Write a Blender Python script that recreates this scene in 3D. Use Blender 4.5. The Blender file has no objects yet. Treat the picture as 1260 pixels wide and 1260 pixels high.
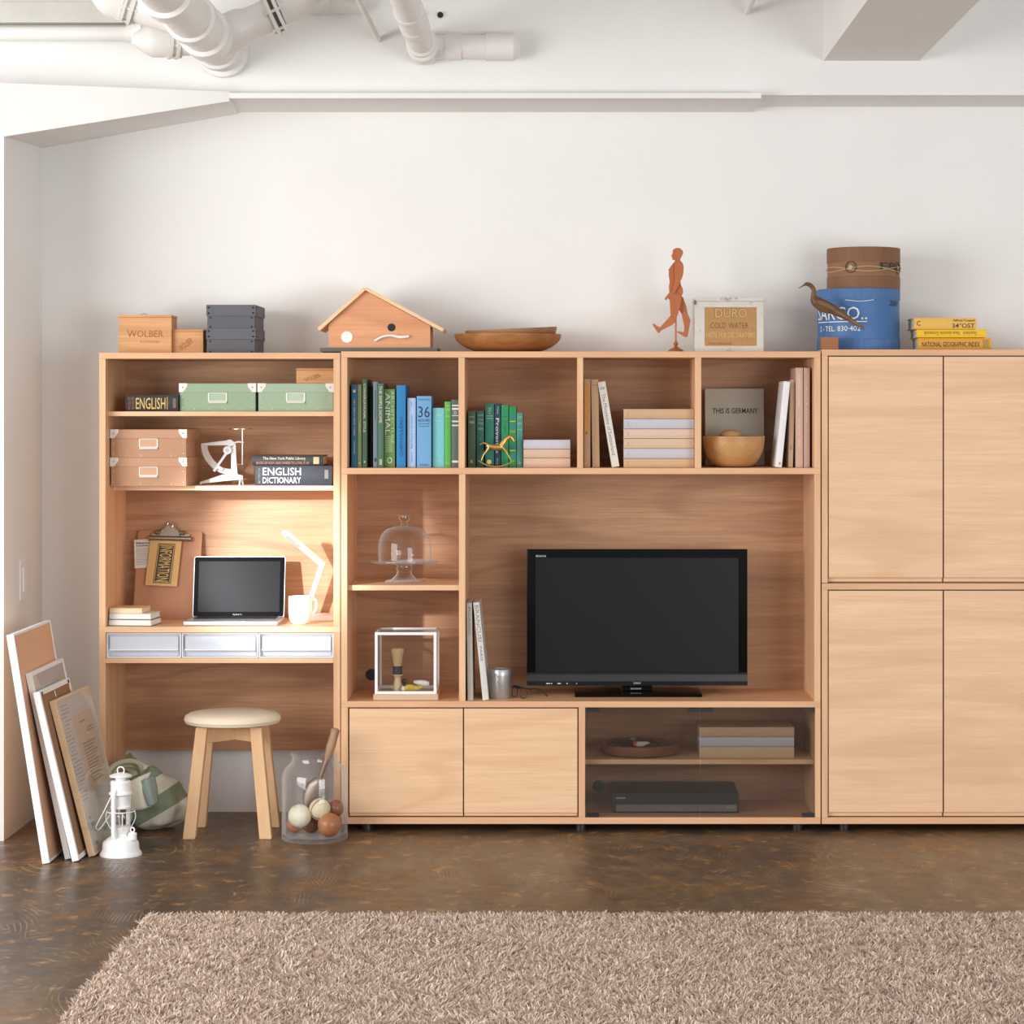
import bpy, bmesh, math, random
import numpy as np
from mathutils import Vector, Matrix
random.seed(7); np.random.seed(7)
C = bpy.context.scene.collection
PI = math.pi
# ------------------------------------------------------------------ camera
F, L, CX, CY, H = 2969.0, 8.7, 697.0, 510.0, 1.5062     # focal in px of a 1260 frame, distance to the furniture fronts (y = 0)
cam = bpy.data.objects.new('camera', bpy.data.cameras.new('camera')); C.objects.link(cam)
cam.location = (0, -L, H); cam.rotation_euler = (PI/2, 0, 0)
cam.data.sensor_width = 36; cam.data.lens = 36*F/1260
cam.data.shift_x = -(CX-630)/1260; cam.data.shift_y = -(630-CY)/1260
cam.data.clip_end = 60
bpy.context.scene.camera = cam
# ------------------------------------------------------------------ world, lights, exposure
W = bpy.data.worlds.new('world'); bpy.context.scene.world = W; W.use_nodes = True
W.node_tree.nodes['Background'].inputs[0].default_value = (0.985, 0.99, 1.0, 1)
W.node_tree.nodes['Background'].inputs[1].default_value = 1.0
def area(name, loc, target, sx, sy, power, col=(1, 1, 1)):
    d = bpy.data.lights.new(name, 'AREA'); d.shape = 'RECTANGLE'; d.size = sx; d.size_y = sy; d.energy = power; d.color = col
    o = bpy.data.objects.new(name, d); C.objects.link(o); o.location = loc
    o.rotation_euler = (Vector(target)-Vector(loc)).to_track_quat('-Z', 'Y').to_euler()
    return o
area('assumed_window_light', (-4.6, -4.2, 1.75), (-0.3, 0.3, 1.35), 3.4, 2.4, 262, (1.0, 0.99, 0.975))  # unseen window assumed at front left, from the soft shadows falling rightward
area('far_fill_light', (3.6, -7.6, 1.25), (-0.4, 0.2, 1.5), 3.2, 2.2, 195, (0.98, 0.99, 1.0))  # unseen soft fill added at front right to lighten cubbies and beam undersides
sp = bpy.data.lights.new('assumed_desk_spot', 'SPOT'); sp.energy = 960; sp.spot_size = math.radians(16.5); sp.spot_blend = 0.7  # unseen spot assumed at front left, added to brighten the desk compartment
sp.shadow_soft_size = 0.05; sp.color = (0.93, 0.95, 1.0)
spo = bpy.data.objects.new('assumed_desk_spot', sp); C.objects.link(spo)
tgt = Vector((-1.0, 0.25, 0.97)); spo.location = tgt - Vector((0.5, 1.0, -0.26))*2.7
spo.rotation_euler = (tgt-spo.location).to_track_quat('-Z', 'Y').to_euler()
vs = bpy.context.scene.view_settings
vs.view_transform = 'Standard'; vs.look = 'None'; vs.gamma = 1.0; vs.use_curve_mapping = False; vs.exposure = -0.26
# ------------------------------------------------------------------ helpers
def X(px, y=0.0): return (px-CX)*(L+y)/F
def Z(py, y=0.0): return H-(py-CY)*(L+y)/F
def P(px, py, y=0.0): return Vector((X(px, y), y, Z(py, y)))
def S(n, y=0.0): return n*(L+y)/F
org = {}
def tag(o, label=None, cat=None, group=None, kind=None):
    if label: o['label'] = label
    if cat: o['category'] = cat
    if group: o['group'] = group
    if kind: o['kind'] = kind
    return o
def thing(name, label, cat, loc, rot=(0, 0, 0), group=None, local=False):
    o = bpy.data.objects.new(name, None); C.objects.link(o); o.empty_display_size = 0.05
    o.location = loc; o.rotation_euler = rot
    org[o.name] = Vector((0, 0, 0)) if local else Vector(loc)
    return tag(o, label, cat, group)
class MB:
    def __init__(s): s.v = []; s.f = []
    def add(s, vs, fs):
        n = len(s.v); s.v += [Vector(q) for q in vs]; s.f += [tuple(i+n for i in f) for f in fs]; return s
    def box(s, x0, x1, y0, y1, z0, z1):
        if x0 > x1: x0, x1 = x1, x0
        if y0 > y1: y0, y1 = y1, y0
        if z0 > z1: z0, z1 = z1, z0
        return s.add([(x0,y0,z0),(x1,y0,z0),(x1,y1,z0),(x0,y1,z0),(x0,y0,z1),(x1,y0,z1),(x1,y1,z1),(x0,y1,z1)],
                     [(0,3,2,1),(4,5,6,7),(0,1,5,4),(1,2,6,5),(2,3,7,6),(3,0,4,7)])
    def obox(s, c, ax, ay, az):                        # centre and three half-axis vectors
        c, ax, ay, az = Vector(c), Vector(ax), Vector(ay), Vector(az)
        vs = [c+ax*i+ay*j+az*k for k in (-1, 1) for i, j in ((-1,-1),(1,-1),(1,1),(-1,1))]
        return s.add(vs, [(0,3,2,1),(4,5,6,7),(0,1,5,4),(1,2,6,5),(2,3,7,6),(3,0,4,7)])
    def ext(s, pts, d):                                # polygon of 3D points pushed along d
        n = len(pts); d = Vector(d); pts = [Vector(p) for p in pts]
        return s.add(pts+[p+d for p in pts], [tuple(range(n)), tuple(range(2*n-1, n-1, -1))]+[(i, n+i, n+(i+1) % n, (i+1) % n) for i in range(n)])
    def pxpoly(s, pts, y, th):                         # polygon given at depth y, with thickness th backwards
        return s.ext([P(a, b, y) for a, b in pts], (0, th, 0))
    def lathe(s, prof, c=(0, 0, 0), n=32, sq=1.0):
        c = Vector(c); rings = []; vs = []
        for r, z in prof:
            if r < 1e-6: rings.append([len(vs)]); vs.append(c+Vector((0, 0, z)))
            else:
                rings.append(list(range(len(vs), len(vs)+n)))
                vs += [c+Vector((r*math.cos(2*PI*i/n), r*sq*math.sin(2*PI*i/n), z)) for i in range(n)]
        fs = []
        for a, b in zip(rings, rings[1:]):
            for i in range(n):
                j = (i+1) % n
                if len(a) == 1 and len(b) == 1: break
                if len(a) == 1: fs.append((a[0], b[j], b[i]))
                elif len(b) == 1: fs.append((a[i], a[j], b[0]))
                else: fs.append((a[i], a[j], b[j], b[i]))
        return s.add(vs, fs)
    def tube(s, pts, r, n=10, closed=False, flat=1.0):
        pts = [Vector(p) for p in pts]; m = len(pts)
        rr = r if isinstance(r, (list, tuple)) else [r]*m
        vs = []; up = None
        for i, p in enumerate(pts):
            a = pts[(i-1) % m] if (closed or i > 0) else p
            b = pts[(i+1) % m] if (closed or i < m-1) else p
            t = (b-a).normalized()
            if up is None: up = t.orthogonal().normalized() if abs(t.y) > .9 else (Vector((0, 1, 0))-t*t.y).normalized()
            else: up = (up-t*up.dot(t)).normalized()
            w = t.cross(up)
            vs += [p+(up*math.cos(2*PI*k/n)*flat+w*math.sin(2*PI*k/n))*rr[i] for k in range(n)]
        fs = []
        for i in range(m if closed else m-1):
            for k in range(n):
                a, b = i*n, ((i+1) % m)*n
                fs.append((a+k, a+(k+1) % n, b+(k+1) % n, b+k))
        if not closed: fs += [tuple(range(n-1, -1, -1)), tuple(range((m-1)*n, m*n))]
        return s.add(vs, fs)
    def ring(s, c, R, r, nrm=(0, 0, 1), n=28, m=8):
        nrm = Vector(nrm).normalized(); u = nrm.orthogonal().normalized(); w = nrm.cross(u)
        return s.tube([Vector(c)+(u*math.cos(2*PI*i/n)+w*math.sin(2*PI*i/n))*R for i in range(n)], r, m, True)
    def cyl(s, a, b, r, n=24, r2=None): return s.tube([a, b], [r, r if r2 is None else r2], n)
    def sph(s, c, r, nu=20, nv=12):
        rx, ry, rz = r if isinstance(r, (tuple, list)) else (r, r, r)
        c = Vector(c); vs = [c-Vector((0, 0, rz))]
        for j in range(1, nv):
            t = PI*j/nv-PI/2
            vs += [c+Vector((rx*math.cos(t)*math.cos(2*PI*i/nu), ry*math.cos(t)*math.sin(2*PI*i/nu), rz*math.sin(t))) for i in range(nu)]
        vs.append(c+Vector((0, 0, rz))); e = len(vs)-1; fs = []
        for i in range(nu):
            k = (i+1) % nu
            fs.append((0, 1+k, 1+i)); fs.append((e, 1+(nv-2)*nu+i, 1+(nv-2)*nu+k))
            for j in range(nv-2): fs.append((1+j*nu+i, 1+j*nu+k, 1+(j+1)*nu+k, 1+(j+1)*nu+i))
        return s.add(vs, fs)
    def quad(s, a, b, c, d): return s.add([a, b, c, d], [(0, 1, 2, 3)])
    def build(s, name, m, parent=None, smooth=False, bevel=0.0, loc=None, sub=0, label=None):
        off = org[parent.name] if parent else Vector(loc if loc is not None else (0, 0, 0))
        me = bpy.data.meshes.new(name); me.from_pydata([tuple(q-off) for q in s.v], [], s.f); me.validate()
        bm = bmesh.new(); bm.from_mesh(me); bmesh.ops.recalc_face_normals(bm, faces=bm.faces); bm.to_mesh(me); bm.free()
        me.materials.append(m)
        o = bpy.data.objects.new(name, me); C.objects.link(o)
        if parent: o.parent = parent; org[o.name] = org[parent.name]
        else: o.location = off; org[o.name] = off.copy()
        if smooth: smooth_by_angle(me, 40)
        if bevel:
            b = o.modifiers.new('bevel', 'BEVEL'); b.width = bevel; b.segments = 2; b.limit_method = 'ANGLE'; b.angle_limit = 0.6
        if sub:
            b = o.modifiers.new('sub', 'SUBSURF'); b.levels = sub; b.render_levels = sub
        if label: o['label'] = label
        return o
def smooth_by_angle(me, deg):
    bm = bmesh.new(); bm.from_mesh(me); lim = math.radians(deg)
    for f in bm.faces: f.smooth = True
    for e in bm.edges:
        if len(e.link_faces) == 2 and e.calc_face_angle(0) > lim: e.smooth = False
    bm.to_mesh(me); bm.free()
def bez(pts, n=8):                                     # smooth curve through the points
    pts = [Vector(p) for p in pts]; out = []
    for i in range(len(pts)-1):
        p0 = pts[max(i-1, 0)]; p1 = pts[i]; p2 = pts[i+1]; p3 = pts[min(i+2, len(pts)-1)]
        for k in range(n):
            t = k/n
            out.append(0.5*((2*p1)+(p2-p0)*t+(2*p0-5*p1+4*p2-p3)*t*t+(3*p1-p0-3*p2+p3)*t**3))
    return out+[pts[-1]]
def lerp_list(vals, n):
    out = []
    for a, b in zip(vals, vals[1:]): out += [a+(b-a)*k/n for k in range(n)]
    return out+[vals[-1]]
_tc = {}
def text(body, m, parent, O, U, V, fn=None, name='lettering', bold=0.0, shear=0.0, cuts=0):
    """lettering fitted into the parallelogram O, U, V (or mapped by fn(u, v)); coordinates as the parent's"""
    key = (body, bold, shear)
    if key not in _tc:
        cu = bpy.data.curves.new('t', 'FONT'); cu.body = body; cu.resolution_u = 2; cu.offset = bold; cu.shear = shear
        o = bpy.data.objects.new('t', cu); C.objects.link(o)
        dg = bpy.context.evaluated_depsgraph_get(); me = bpy.data.meshes.new_from_object(o.evaluated_get(dg))
        _tc[key] = ([v.co.copy() for v in me.vertices], [tuple(p.vertices) for p in me.polygons])
        bpy.data.objects.remove(o); bpy.data.curves.remove(cu); bpy.data.meshes.remove(me)
    vs, fs = _tc[key]
    x0 = min(v.x for v in vs); x1 = max(v.x for v in vs); y0 = min(v.y for v in vs); y1 = max(v.y for v in vs)
    if cuts:
        bm = bmesh.new(); bv = [bm.verts.new(v) for v in vs]
        for f in fs:
            try: bm.faces.new([bv[i] for i in f])
            except ValueError: pass
        bmesh.ops.triangulate(bm, faces=bm.faces); bmesh.ops.subdivide_edges(bm, edges=bm.edges, cuts=cuts, use_grid_fill=True)
        bm.verts.index_update(); vs = [v.co.copy() for v in bm.verts]; fs = [tuple(v.index for v in f.verts) for f in bm.faces]; bm.free()
    mb = MB(); pts = []
    for v in vs:
        u = (v.x-x0)/max(x1-x0, 1e-6); w = (v.y-y0)/max(y1-y0, 1e-6)
        pts.append(fn(u, w) if fn else Vector(O)+Vector(U)*u+Vector(V)*w)
    mb.add(pts, fs)
    return mb.build(name, m, parent)
# ------------------------------------------------------------------ materials
def lin(c):
    return tuple(((v/255)/12.92 if v/255 <= 0.04045 else ((v/255+0.055)/1.055)**2.4) for v in c)
def mat(name):
    m = bpy.data.materials.new(name); m.use_nodes = True
    nt = m.node_tree; return m, nt, nt.nodes['Principled BSDF'], nt.nodes, nt.links
def node(nt, t, **kw):
    n = nt.nodes.new(t)
    for k, v in kw.items(): setattr(n, k, v)
    return n
def mixcol(nt, fac, a, b, mode='MIX'):
    n = node(nt, 'ShaderNodeMix', data_type='RGBA', blend_type=mode)
    for i, v in ((0, fac), (6, a), (7, b)):
        if hasattr(v, 'links'): nt.links.new(v, n.inputs[i])
        else: n.inputs[i].default_value = v if i == 0 else (*v[:3], 1)
    return n.outputs[2]
def coords(nt, scale, rnd=True, rot=(0, 0, 0)):
    tc = node(nt, 'ShaderNodeTexCoord'); mp = node(nt, 'ShaderNodeMapping'); mp.inputs['Scale'].default_value = scale; mp.inputs['Rotation'].default_value = rot
    src = tc.outputs['Object']
    if rnd:
        oi = node(nt, 'ShaderNodeObjectInfo'); ma = node(nt, 'ShaderNodeVectorMath', operation='ADD'); mm = node(nt, 'ShaderNodeMath', operation='MULTIPLY')
        nt.links.new(oi.outputs['Random'], mm.inputs[0]); mm.inputs[1].default_value = 7.0
        nt.links.new(src, ma.inputs[0]); nt.links.new(mm.outputs[0], ma.inputs[1]); src = ma.outputs[0]
    nt.links.new(src, mp.inputs['Vector']); return mp.outputs[0]
def noise(nt, vec, scale, detail=4, rough=.55, dist=0.0):
    n = node(nt, 'ShaderNodeTexNoise'); n.inputs['Scale'].default_value = scale; n.inputs['Detail'].default_value = detail
    n.inputs['Roughness'].default_value = rough; n.inputs['Distortion'].default_value = dist
    if vec is not None: nt.links.new(vec, n.inputs['Vector'])
    return n.outputs['Fac']
def ramp(nt, fac, stops, interp='LINEAR'):
    n = node(nt, 'ShaderNodeValToRGB'); e = n.color_ramp; e.interpolation = interp
    while len(e.elements) < len(stops): e.elements.new(0.5)
    for el, (p, c) in zip(e.elements, stops): el.position = p; el.color = (*c[:3], 1) if isinstance(c, (tuple, list)) else (c, c, c, 1)
    nt.links.new(fac, n.inputs[0]); return n.outputs[0]
def bump(nt, bs, h, strength, dist=0.002):
    b = node(nt, 'ShaderNodeBump'); b.inputs['Strength'].default_value = strength; b.inputs['Distance'].default_value = dist
    nt.links.new(h, b.inputs['Height']); nt.links.new(b.outputs[0], bs.inputs['Normal'])
_pm = {}
def pm(c, rough=.55, metal=0.0, var=.07, scale=30.0, bmp=0.0, name=None, spec=.5):
    """plain surface with a little procedural variation"""
    key = (tuple(c), rough, metal, var, scale, bmp, spec)
    if key in _pm: return _pm[key]
    m, nt, bs, _, lk = mat(name or 'surface_%d_%d_%d' % tuple(int(k) for k in c)); lc = lin(c)
    n = noise(nt, coords(nt, (1, 1, 1)), scale)
    lk.new(mixcol(nt, n, tuple(max(0, v*(1-var)) for v in lc), tuple(min(1, v*(1+var)) for v in lc)), bs.inputs['Base Color'])
    bs.inputs['Roughness'].default_value = rough; bs.inputs['Metallic'].default_value = metal; bs.inputs['Specular IOR Level'].default_value = spec
    if bmp: bump(nt, bs, n, bmp)
    _pm[key] = m; return m
def wood(name, light, dark, axis='x', streak=1.0, rough=.5, ringf=26.0, knots=0.0):
    m, nt, bs, _, lk = mat(name); k = {'x': 0, 'y': 1, 'z': 2}[axis]
    def sc(a, b): v = [b, b, b]; v[k] = a; return tuple(v)
    fine = noise(nt, coords(nt, sc(5, 260)), 1.0, 3, .6)
    mid = noise(nt, coords(nt, sc(1.4, 34)), 1.0, 4, .6, .3)
    big = noise(nt, coords(nt, sc(.7, 4.2)), 1.0, 2, .45, .5)
    mu = node(nt, 'ShaderNodeMath', operation='MULTIPLY'); lk.new(big, mu.inputs[0]); mu.inputs[1].default_value = ringf
    si = node(nt, 'ShaderNodeMath', operation='SINE'); lk.new(mu.outputs[0], si.inputs[0])
    rings = ramp(nt, si.outputs[0], [(0.0, 0.0), (0.55, 0.15), (1.0, 1.0)])
    a = ramp(nt, mid, [(0.3, 0.0), (0.72, 1.0)])
    c = mixcol(nt, a, lin(light), tuple(x*(1-.55*streak)+y*.55*streak for x, y in zip(lin(light), lin(dark))))
    f1 = node(nt, 'ShaderNodeMath', operation='MULTIPLY'); lk.new(rings, f1.inputs[0]); f1.inputs[1].default_value = .42*streak
    c = mixcol(nt, f1.outputs[0], c, lin(dark))
    f2 = node(nt, 'ShaderNodeMath', operation='MULTIPLY'); f2.inputs[1].default_value = .5*streak
    lk.new(ramp(nt, fine, [(0.42, 0.0), (0.72, 1.0)]), f2.inputs[0])
    c = mixcol(nt, f2.outputs[0], c, lin(dark))
    lk.new(c, bs.inputs['Base Color']); bs.inputs['Roughness'].default_value = rough
    bump(nt, bs, fine, .06, .001)
    return m
def glass(name, tint=(1, 1, 1), edge=.35, refl=1.0, haze=0.0):
    """thin clear glass: see-through, mirrored by fresnel"""
    m, nt, bs, ns, lk = mat(name); ns.remove(bs); out = ns['Material Output']
    tr = node(nt, 'ShaderNodeBsdfTransparent'); tr.inputs[0].default_value = (*tint, 1)
    gl = node(nt, 'ShaderNodeBsdfGlossy'); gl.inputs['Roughness'].default_value = .02
    df = node(nt, 'ShaderNodeBsdfDiffuse'); df.inputs[0].default_value = (.78, .79, .8, 1)  # pale grey mixed in at grazing angles, painting bright rim highlights
    lf = node(nt, 'ShaderNodeLayerWeight'); lf.inputs[0].default_value = .5
    lw = node(nt, 'ShaderNodeMath', operation='POWER'); lk.new(lf.outputs['Facing'], lw.inputs[0]); lw.inputs[1].default_value = 3.0
    pw = node(nt, 'ShaderNodeMath', operation='POWER'); lk.new(lf.outputs['Facing'], pw.inputs[0]); pw.inputs[1].default_value = 5.0
    mu = node(nt, 'ShaderNodeMath', operation='MULTIPLY_ADD', use_clamp=True); lk.new(pw.outputs[0], mu.inputs[0]); mu.inputs[1].default_value = .9*refl; mu.inputs[2].default_value = .04*refl
    m1 = node(nt, 'ShaderNodeMixShader'); lk.new(mu.outputs[0], m1.inputs[0]); lk.new(tr.outputs[0], m1.inputs[1]); lk.new(gl.outputs[0], m1.inputs[2])
    m2 = node(nt, 'ShaderNodeMixShader'); ma = node(nt, 'ShaderNodeMath', operation='MULTIPLY_ADD')
    lk.new(lw.outputs[0], ma.inputs[0]); ma.inputs[1].default_value = edge; ma.inputs[2].default_value = haze
    lk.new(ma.outputs[0], m2.inputs[0]); lk.new(m1.outputs[0], m2.inputs[1]); lk.new(df.outputs[0], m2.inputs[2])
    lk.new(m2.outputs[0], out.inputs[0]); return m
OAK_X = wood('oak_horizontal', (244, 205, 165), (212, 164, 122), 'x', .8)
OAK_Z = wood('oak_vertical', (238, 194, 152), (206, 154, 112), 'z', .8)
OAK_Y = wood('oak_depth', (232, 188, 140), (196, 146, 100), 'y', .8)
OAK_EDGE = wood('oak_edge', (234, 186, 144), (204, 152, 112), 'x', .7)
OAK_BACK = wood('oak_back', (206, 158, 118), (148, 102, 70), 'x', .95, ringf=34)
CEDAR = wood('cedar', (228, 168, 124), (192, 122, 80), 'x', .8)
PINE = wood('pine', (240, 206, 164), (216, 174, 130), 'x', .6)
BOXWOOD = wood('box_wood', (222, 170, 116), (178, 120, 70), 'x', .9)
BEECH = wood('beech', (232, 190, 146), (206, 158, 112), 'z', .6)
BOWLWOOD = wood('bowl_wood', (186, 128, 76), (122, 76, 42), 'x', .9, .45)
BOWLPALE = wood('bowl_pale', (206, 160, 104), (170, 118, 68), 'x', .7, .4)
DARKWOOD = wood('dark_wood', (150, 96, 58), (84, 50, 30), 'x', 1.0)
REDWOOD = wood('red_wood', (188, 106, 56), (156, 82, 42), 'z', .6, .5)
WHITE = pm((240, 240, 238), .45, var=.02, name='white_paint')
WHITEM = pm((244, 244, 244), .35, var=.01, scale=8, name='white_enamel')
BLACK = pm((22, 22, 24), .4, var=.1, name='black')
METAL = pm((196, 192, 184), .3, .9, .08, name='steel')
GLASS = glass('clear_glass', (.985, .99, .99), .55)
INK = pm((40, 36, 34), .6, name='ink')
CREAMINK = pm((228, 216, 180), .5, name='cream_print')
WHITEINK = pm((242, 242, 240), .5, name='white_print')
GOLDINK = pm((222, 186, 96), .4, name='gold_print')
GREYINK = pm((130, 128, 124), .5, name='grey_print')
PAPER = pm((232, 224, 208), .8, var=.08, scale=200, name='paper')
def plaster():
    m, nt, bs, _, lk = mat('white_plaster'); v = coords(nt, (1, 1, 1), False)
    n1 = noise(nt, v, 2.2, 5); n2 = noise(nt, v, 60, 4)
    c = mixcol(nt, n1, lin((232, 231, 229)), lin((243, 242, 240)))
    lk.new(c, bs.inputs['Base Color']); bs.inputs['Roughness'].default_value = .75
    ad = node(nt, 'ShaderNodeMath', operation='MULTIPLY_ADD'); lk.new(n2, ad.inputs[0]); ad.inputs[1].default_value = .35; lk.new(noise(nt, v, 9, 3), ad.inputs[2])
    bump(nt, bs, ad.outputs[0], .22, .006); return m
PLASTER = plaster()
def floor_mat():
    m, nt, bs, _, lk = mat('stained_concrete'); v = coords(nt, (1, .5, 1), False)
    big = noise(nt, v, 1.1, 5, .6, .6); mid = noise(nt, v, 5.0, 6, .65, .4); fine = noise(nt, v, 38, 5, .7)
    c = mixcol(nt, ramp(nt, big, [(0.34, 0), (0.66, 1)]), lin((72, 64, 56)), lin((118, 96, 72)))
    c = mixcol(nt, ramp(nt, mid, [(0.5, 0), (0.74, .8)]), c, lin((142, 102, 58)))
    c = mixcol(nt, ramp(nt, mid, [(0.26, .75), (0.45, 0)]), c, lin((52, 48, 44)))
    vo = node(nt, 'ShaderNodeTexVoronoi'); vo.inputs['Scale'].default_value = 2.6; dn = node(nt, 'ShaderNodeTexNoise'); dn.inputs['Scale'].default_value = 2.0; lk.new(v, dn.inputs['Vector']); lk.new(mixcol(nt, .16, v, dn.outputs['Color']), vo.inputs['Vector'])
    mu = node(nt, 'ShaderNodeMath', operation='MULTIPLY'); lk.new(vo.outputs['Distance'], mu.inputs[0]); mu.inputs[1].default_value = 230
    si = node(nt, 'ShaderNodeMath', operation='SINE'); lk.new(mu.outputs[0], si.inputs[0])
    arcs = ramp(nt, si.outputs[0], [(0.55, 0), (0.95, 1)])
    msk0 = ramp(nt, noise(nt, coords(nt, (1, .6, 1), False), 6.5, 4, .6), [(0.52, 0), (0.62, .7)])
    far = ramp(nt, vo.outputs['Distance'], [(.16, 0), (.3, 1)])
    mk = node(nt, 'ShaderNodeMath', operation='MULTIPLY'); lk.new(msk0, mk.inputs[0]); lk.new(far, mk.inputs[1]); msk = mk.outputs[0]
    am = node(nt, 'ShaderNodeMath', operation='MULTIPLY'); lk.new(arcs, am.inputs[0]); lk.new(msk, am.inputs[1])
    c = mixcol(nt, am.outputs[0], c, lin((172, 132, 82)))
    c = mixcol(nt, ramp(nt, noise(nt, coords(nt, (1, .8, 1), False), 16, 6, .7, .5), [(.56, 0), (.68, .8)]), c, lin((184, 136, 80)))
    c = mixcol(nt, ramp(nt, fine, [(0.62, 0), (0.8, .45)]), c, lin((150, 140, 126)))
    stk = noise(nt, coords(nt, (7, 6, 1), False), 2.0, 6, .7, .4)
    c = mixcol(nt, .8, c, mixcol(nt, ramp(nt, stk, [(.3, 0), (.72, 1)]), (.5, .5, .52), (1.42, 1.36, 1.26)), 'MULTIPLY')
    gr = noise(nt, coords(nt, (1, 1, 1), False), 150, 4, .7)
    c = mixcol(nt, .6, c, mixcol(nt, gr, (.45, .45, .45), (1.5, 1.5, 1.5)), 'MULTIPLY')
    lk.new(c, bs.inputs['Base Color'])
    lk.new(ramp(nt, mid, [(0.3, .26), (0.7, .5)]), bs.inputs['Roughness'])
    bump(nt, bs, fine, .12, .003); return m
FLOOR = floor_mat()
# ================================================================== the setting
WALLY, BEAMY = 0.445, 0.11
def struct(name, mb, m, label, smooth=False, bevel=0): return tag(mb.build(name, m, smooth=smooth, bevel=bevel), label, None, None, 'structure')
struct('floor', MB().box(-5, 5, -9.6, .6, -.1, 0), FLOOR, 'dark brown stained concrete floor')
struct('wall_back', MB().box(-3.2, 5, WALLY, .6, 0, 3.1), PLASTER, 'white plastered back wall')
PX = X(52, WALLY)
struct('wall_left', MB().box(-3.2, PX, -.18, WALLY, 0, P(5, 168, -.18).z), PLASTER, 'white wall pillar on the left')
struct('ceiling', MB().box(-3.2, 5, -4.2, .6, 3.1, 3.2), PLASTER, 'white ceiling')
bz = Z(117, BEAMY)
struct('trim_1', MB().box(-3.2, 5, BEAMY, WALLY, bz, 3.1), PLASTER, 'white lintel beam along the top of the back wall')
bd = Z(121, .045)
struct('trim_2', MB().box(X(250, .045), X(937, .045), .045, WALLY, bd, bz), PLASTER, 'white board under the lintel beam', bevel=.002)
h1, h2, h3, h4 = P(5, 168, -.18), P(282, 124.5, .045), P(52, 182, WALLY), P(292, 140, WALLY)
h1.x = PX; top = bz+.004
mb = MB()
tp = [Vector((q.x, q.y, max(top, q.z+.002))) for q in (h1, h2, h4, h3)]
lft = [Vector((-3.2, -.18, h1.z)), Vector((-3.2, WALLY, h3.z))]
mb.add([h1, h2, h4, h3]+tp, [(0, 1, 2, 3), (7, 6, 5, 4), (0, 4, 5, 1), (1, 5, 6, 2), (2, 6, 7, 3), (3, 7, 4, 0)])
mb.box(-3.2, PX-.0005, -.18, WALLY, h1.z+.0005, top)
struct('trim_3', mb, PLASTER, 'sloping white haunch above the left pillar')
# beam running towards the viewer
x0, x1 = X(1013, BEAMY), X(1131, BEAMY)
struct('trim_4', MB().box(x0, x1, -4.2, BEAMY, Z(75, BEAMY), 3.1), PLASTER, 'white ceiling beam running towards the viewer')
struct('trim_5', MB().box(-3.2, X(200, BEAMY), BEAMY-.06, BEAMY, Z(31, BEAMY), Z(6, BEAMY)), pm((206, 204, 198), .9, var=.12, scale=14, bmp=.3, name='raw_concrete'), 'grey unpainted concrete ledge above the left pipes')
# wall switch on the pillar
sw = thing('wall_switch', 'slim white switch plate on the left pillar', 'switch', (PX, .105, Z(738, .105)))
zb, zt = Z(738, .105), Z(688, .105)
MB().box(PX, PX+.006, .055, .155, zb, zt).build('plate', WHITE, sw, bevel=.002)
MB().box(PX+.006, PX+.011, .085, .125, zb+.03, zt-.03).build('rocker', WHITEM, sw, bevel=.002)
# ------------------------------------------------------------------ pipes on the beam
PIPE = pm((236, 234, 230), .42, var=.03, scale=12, bmp=.08, name='painted_pipe')
def pipe_thing(label, loc): return thing('pipe', label, 'pipe', loc)
def ypipe(t, px, py, r_px, y1, y0=BEAMY, collars=()):
    a = P(px, py, BEAMY); r = S(r_px, BEAMY)
    MB().cyl(Vector((a.x, y0, a.z)), Vector((a.x, y1, a.z)), r, 32).build('tube', PIPE, t, True)
    for cy, w, k in collars:
        MB().tube([(a.x, cy, a.z), (a.x, cy-.008, a.z), (a.x, cy-w+.008, a.z), (a.x, cy-w, a.z)], [r*1.01, r*k, r*k, r*1.01], 32).build('collar', PIPE, t, True)
    return a, r
def flange(t, c, d, R, w=.012, gap=.014):
    d = Vector(d).normalized(); c = Vector(c)
    for sgn in (-1, 1):
        f = MB().cyl(c+d*sgn*gap/2, c+d*sgn*(gap/2+w), R, 28).build('flange', PIPE, t, True)
    u = d.orthogonal().normalized(); w2 = d.cross(u)
    for k in range(6):
        q = c+(u*math.cos(k*PI/3+.3)+w2*math.sin(k*PI/3+.3))*R*.86
        MB().cyl(q-d*.032, q+d*.032, .006, 6).build('bolt', PIPE, t)
    MB().cyl(c-d*gap/2, c+d*gap/2, R*.72, 24).build('gasket', pm((120, 116, 108), .8), t, True)
t = pipe_thing('largest thick white drain pipe with flanged branches under the ceiling', P(280, 76, BEAMY))
a, r = ypipe(t, 276, 66, 25, -2.4, collars=[(.11, .05, 1.22), (-.02, .07, 1.14), (-.28, .14, 1.2), (-.62, .1, 1.16), (-1.1, .12, 1.2)])
by = -.2
b0 = Vector((a.x, by, a.z)); br = .052
e1 = P(332, 28, by); e1.z = a.z+.09
MB().tube(bez([b0, b0+(e1-b0)*.4, e1], 5), [.075]*4+[.07]*3+[.058]*4, 22).build('branch', PIPE, t, True)
d = (e1-b0).normalized(); flange(t, e1+d*.02, d, .082)
e2 = e1+d*.045
MB().tube(bez([e2, e2+d*.07, e2+d*.13+Vector((0, 0, .05)), e2+d*.15+Vector((0, 0, .16)), e2+d*.15+Vector((0, 0, .3))], 6), .055, 22).build('elbow', PIPE, t, True)
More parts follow.
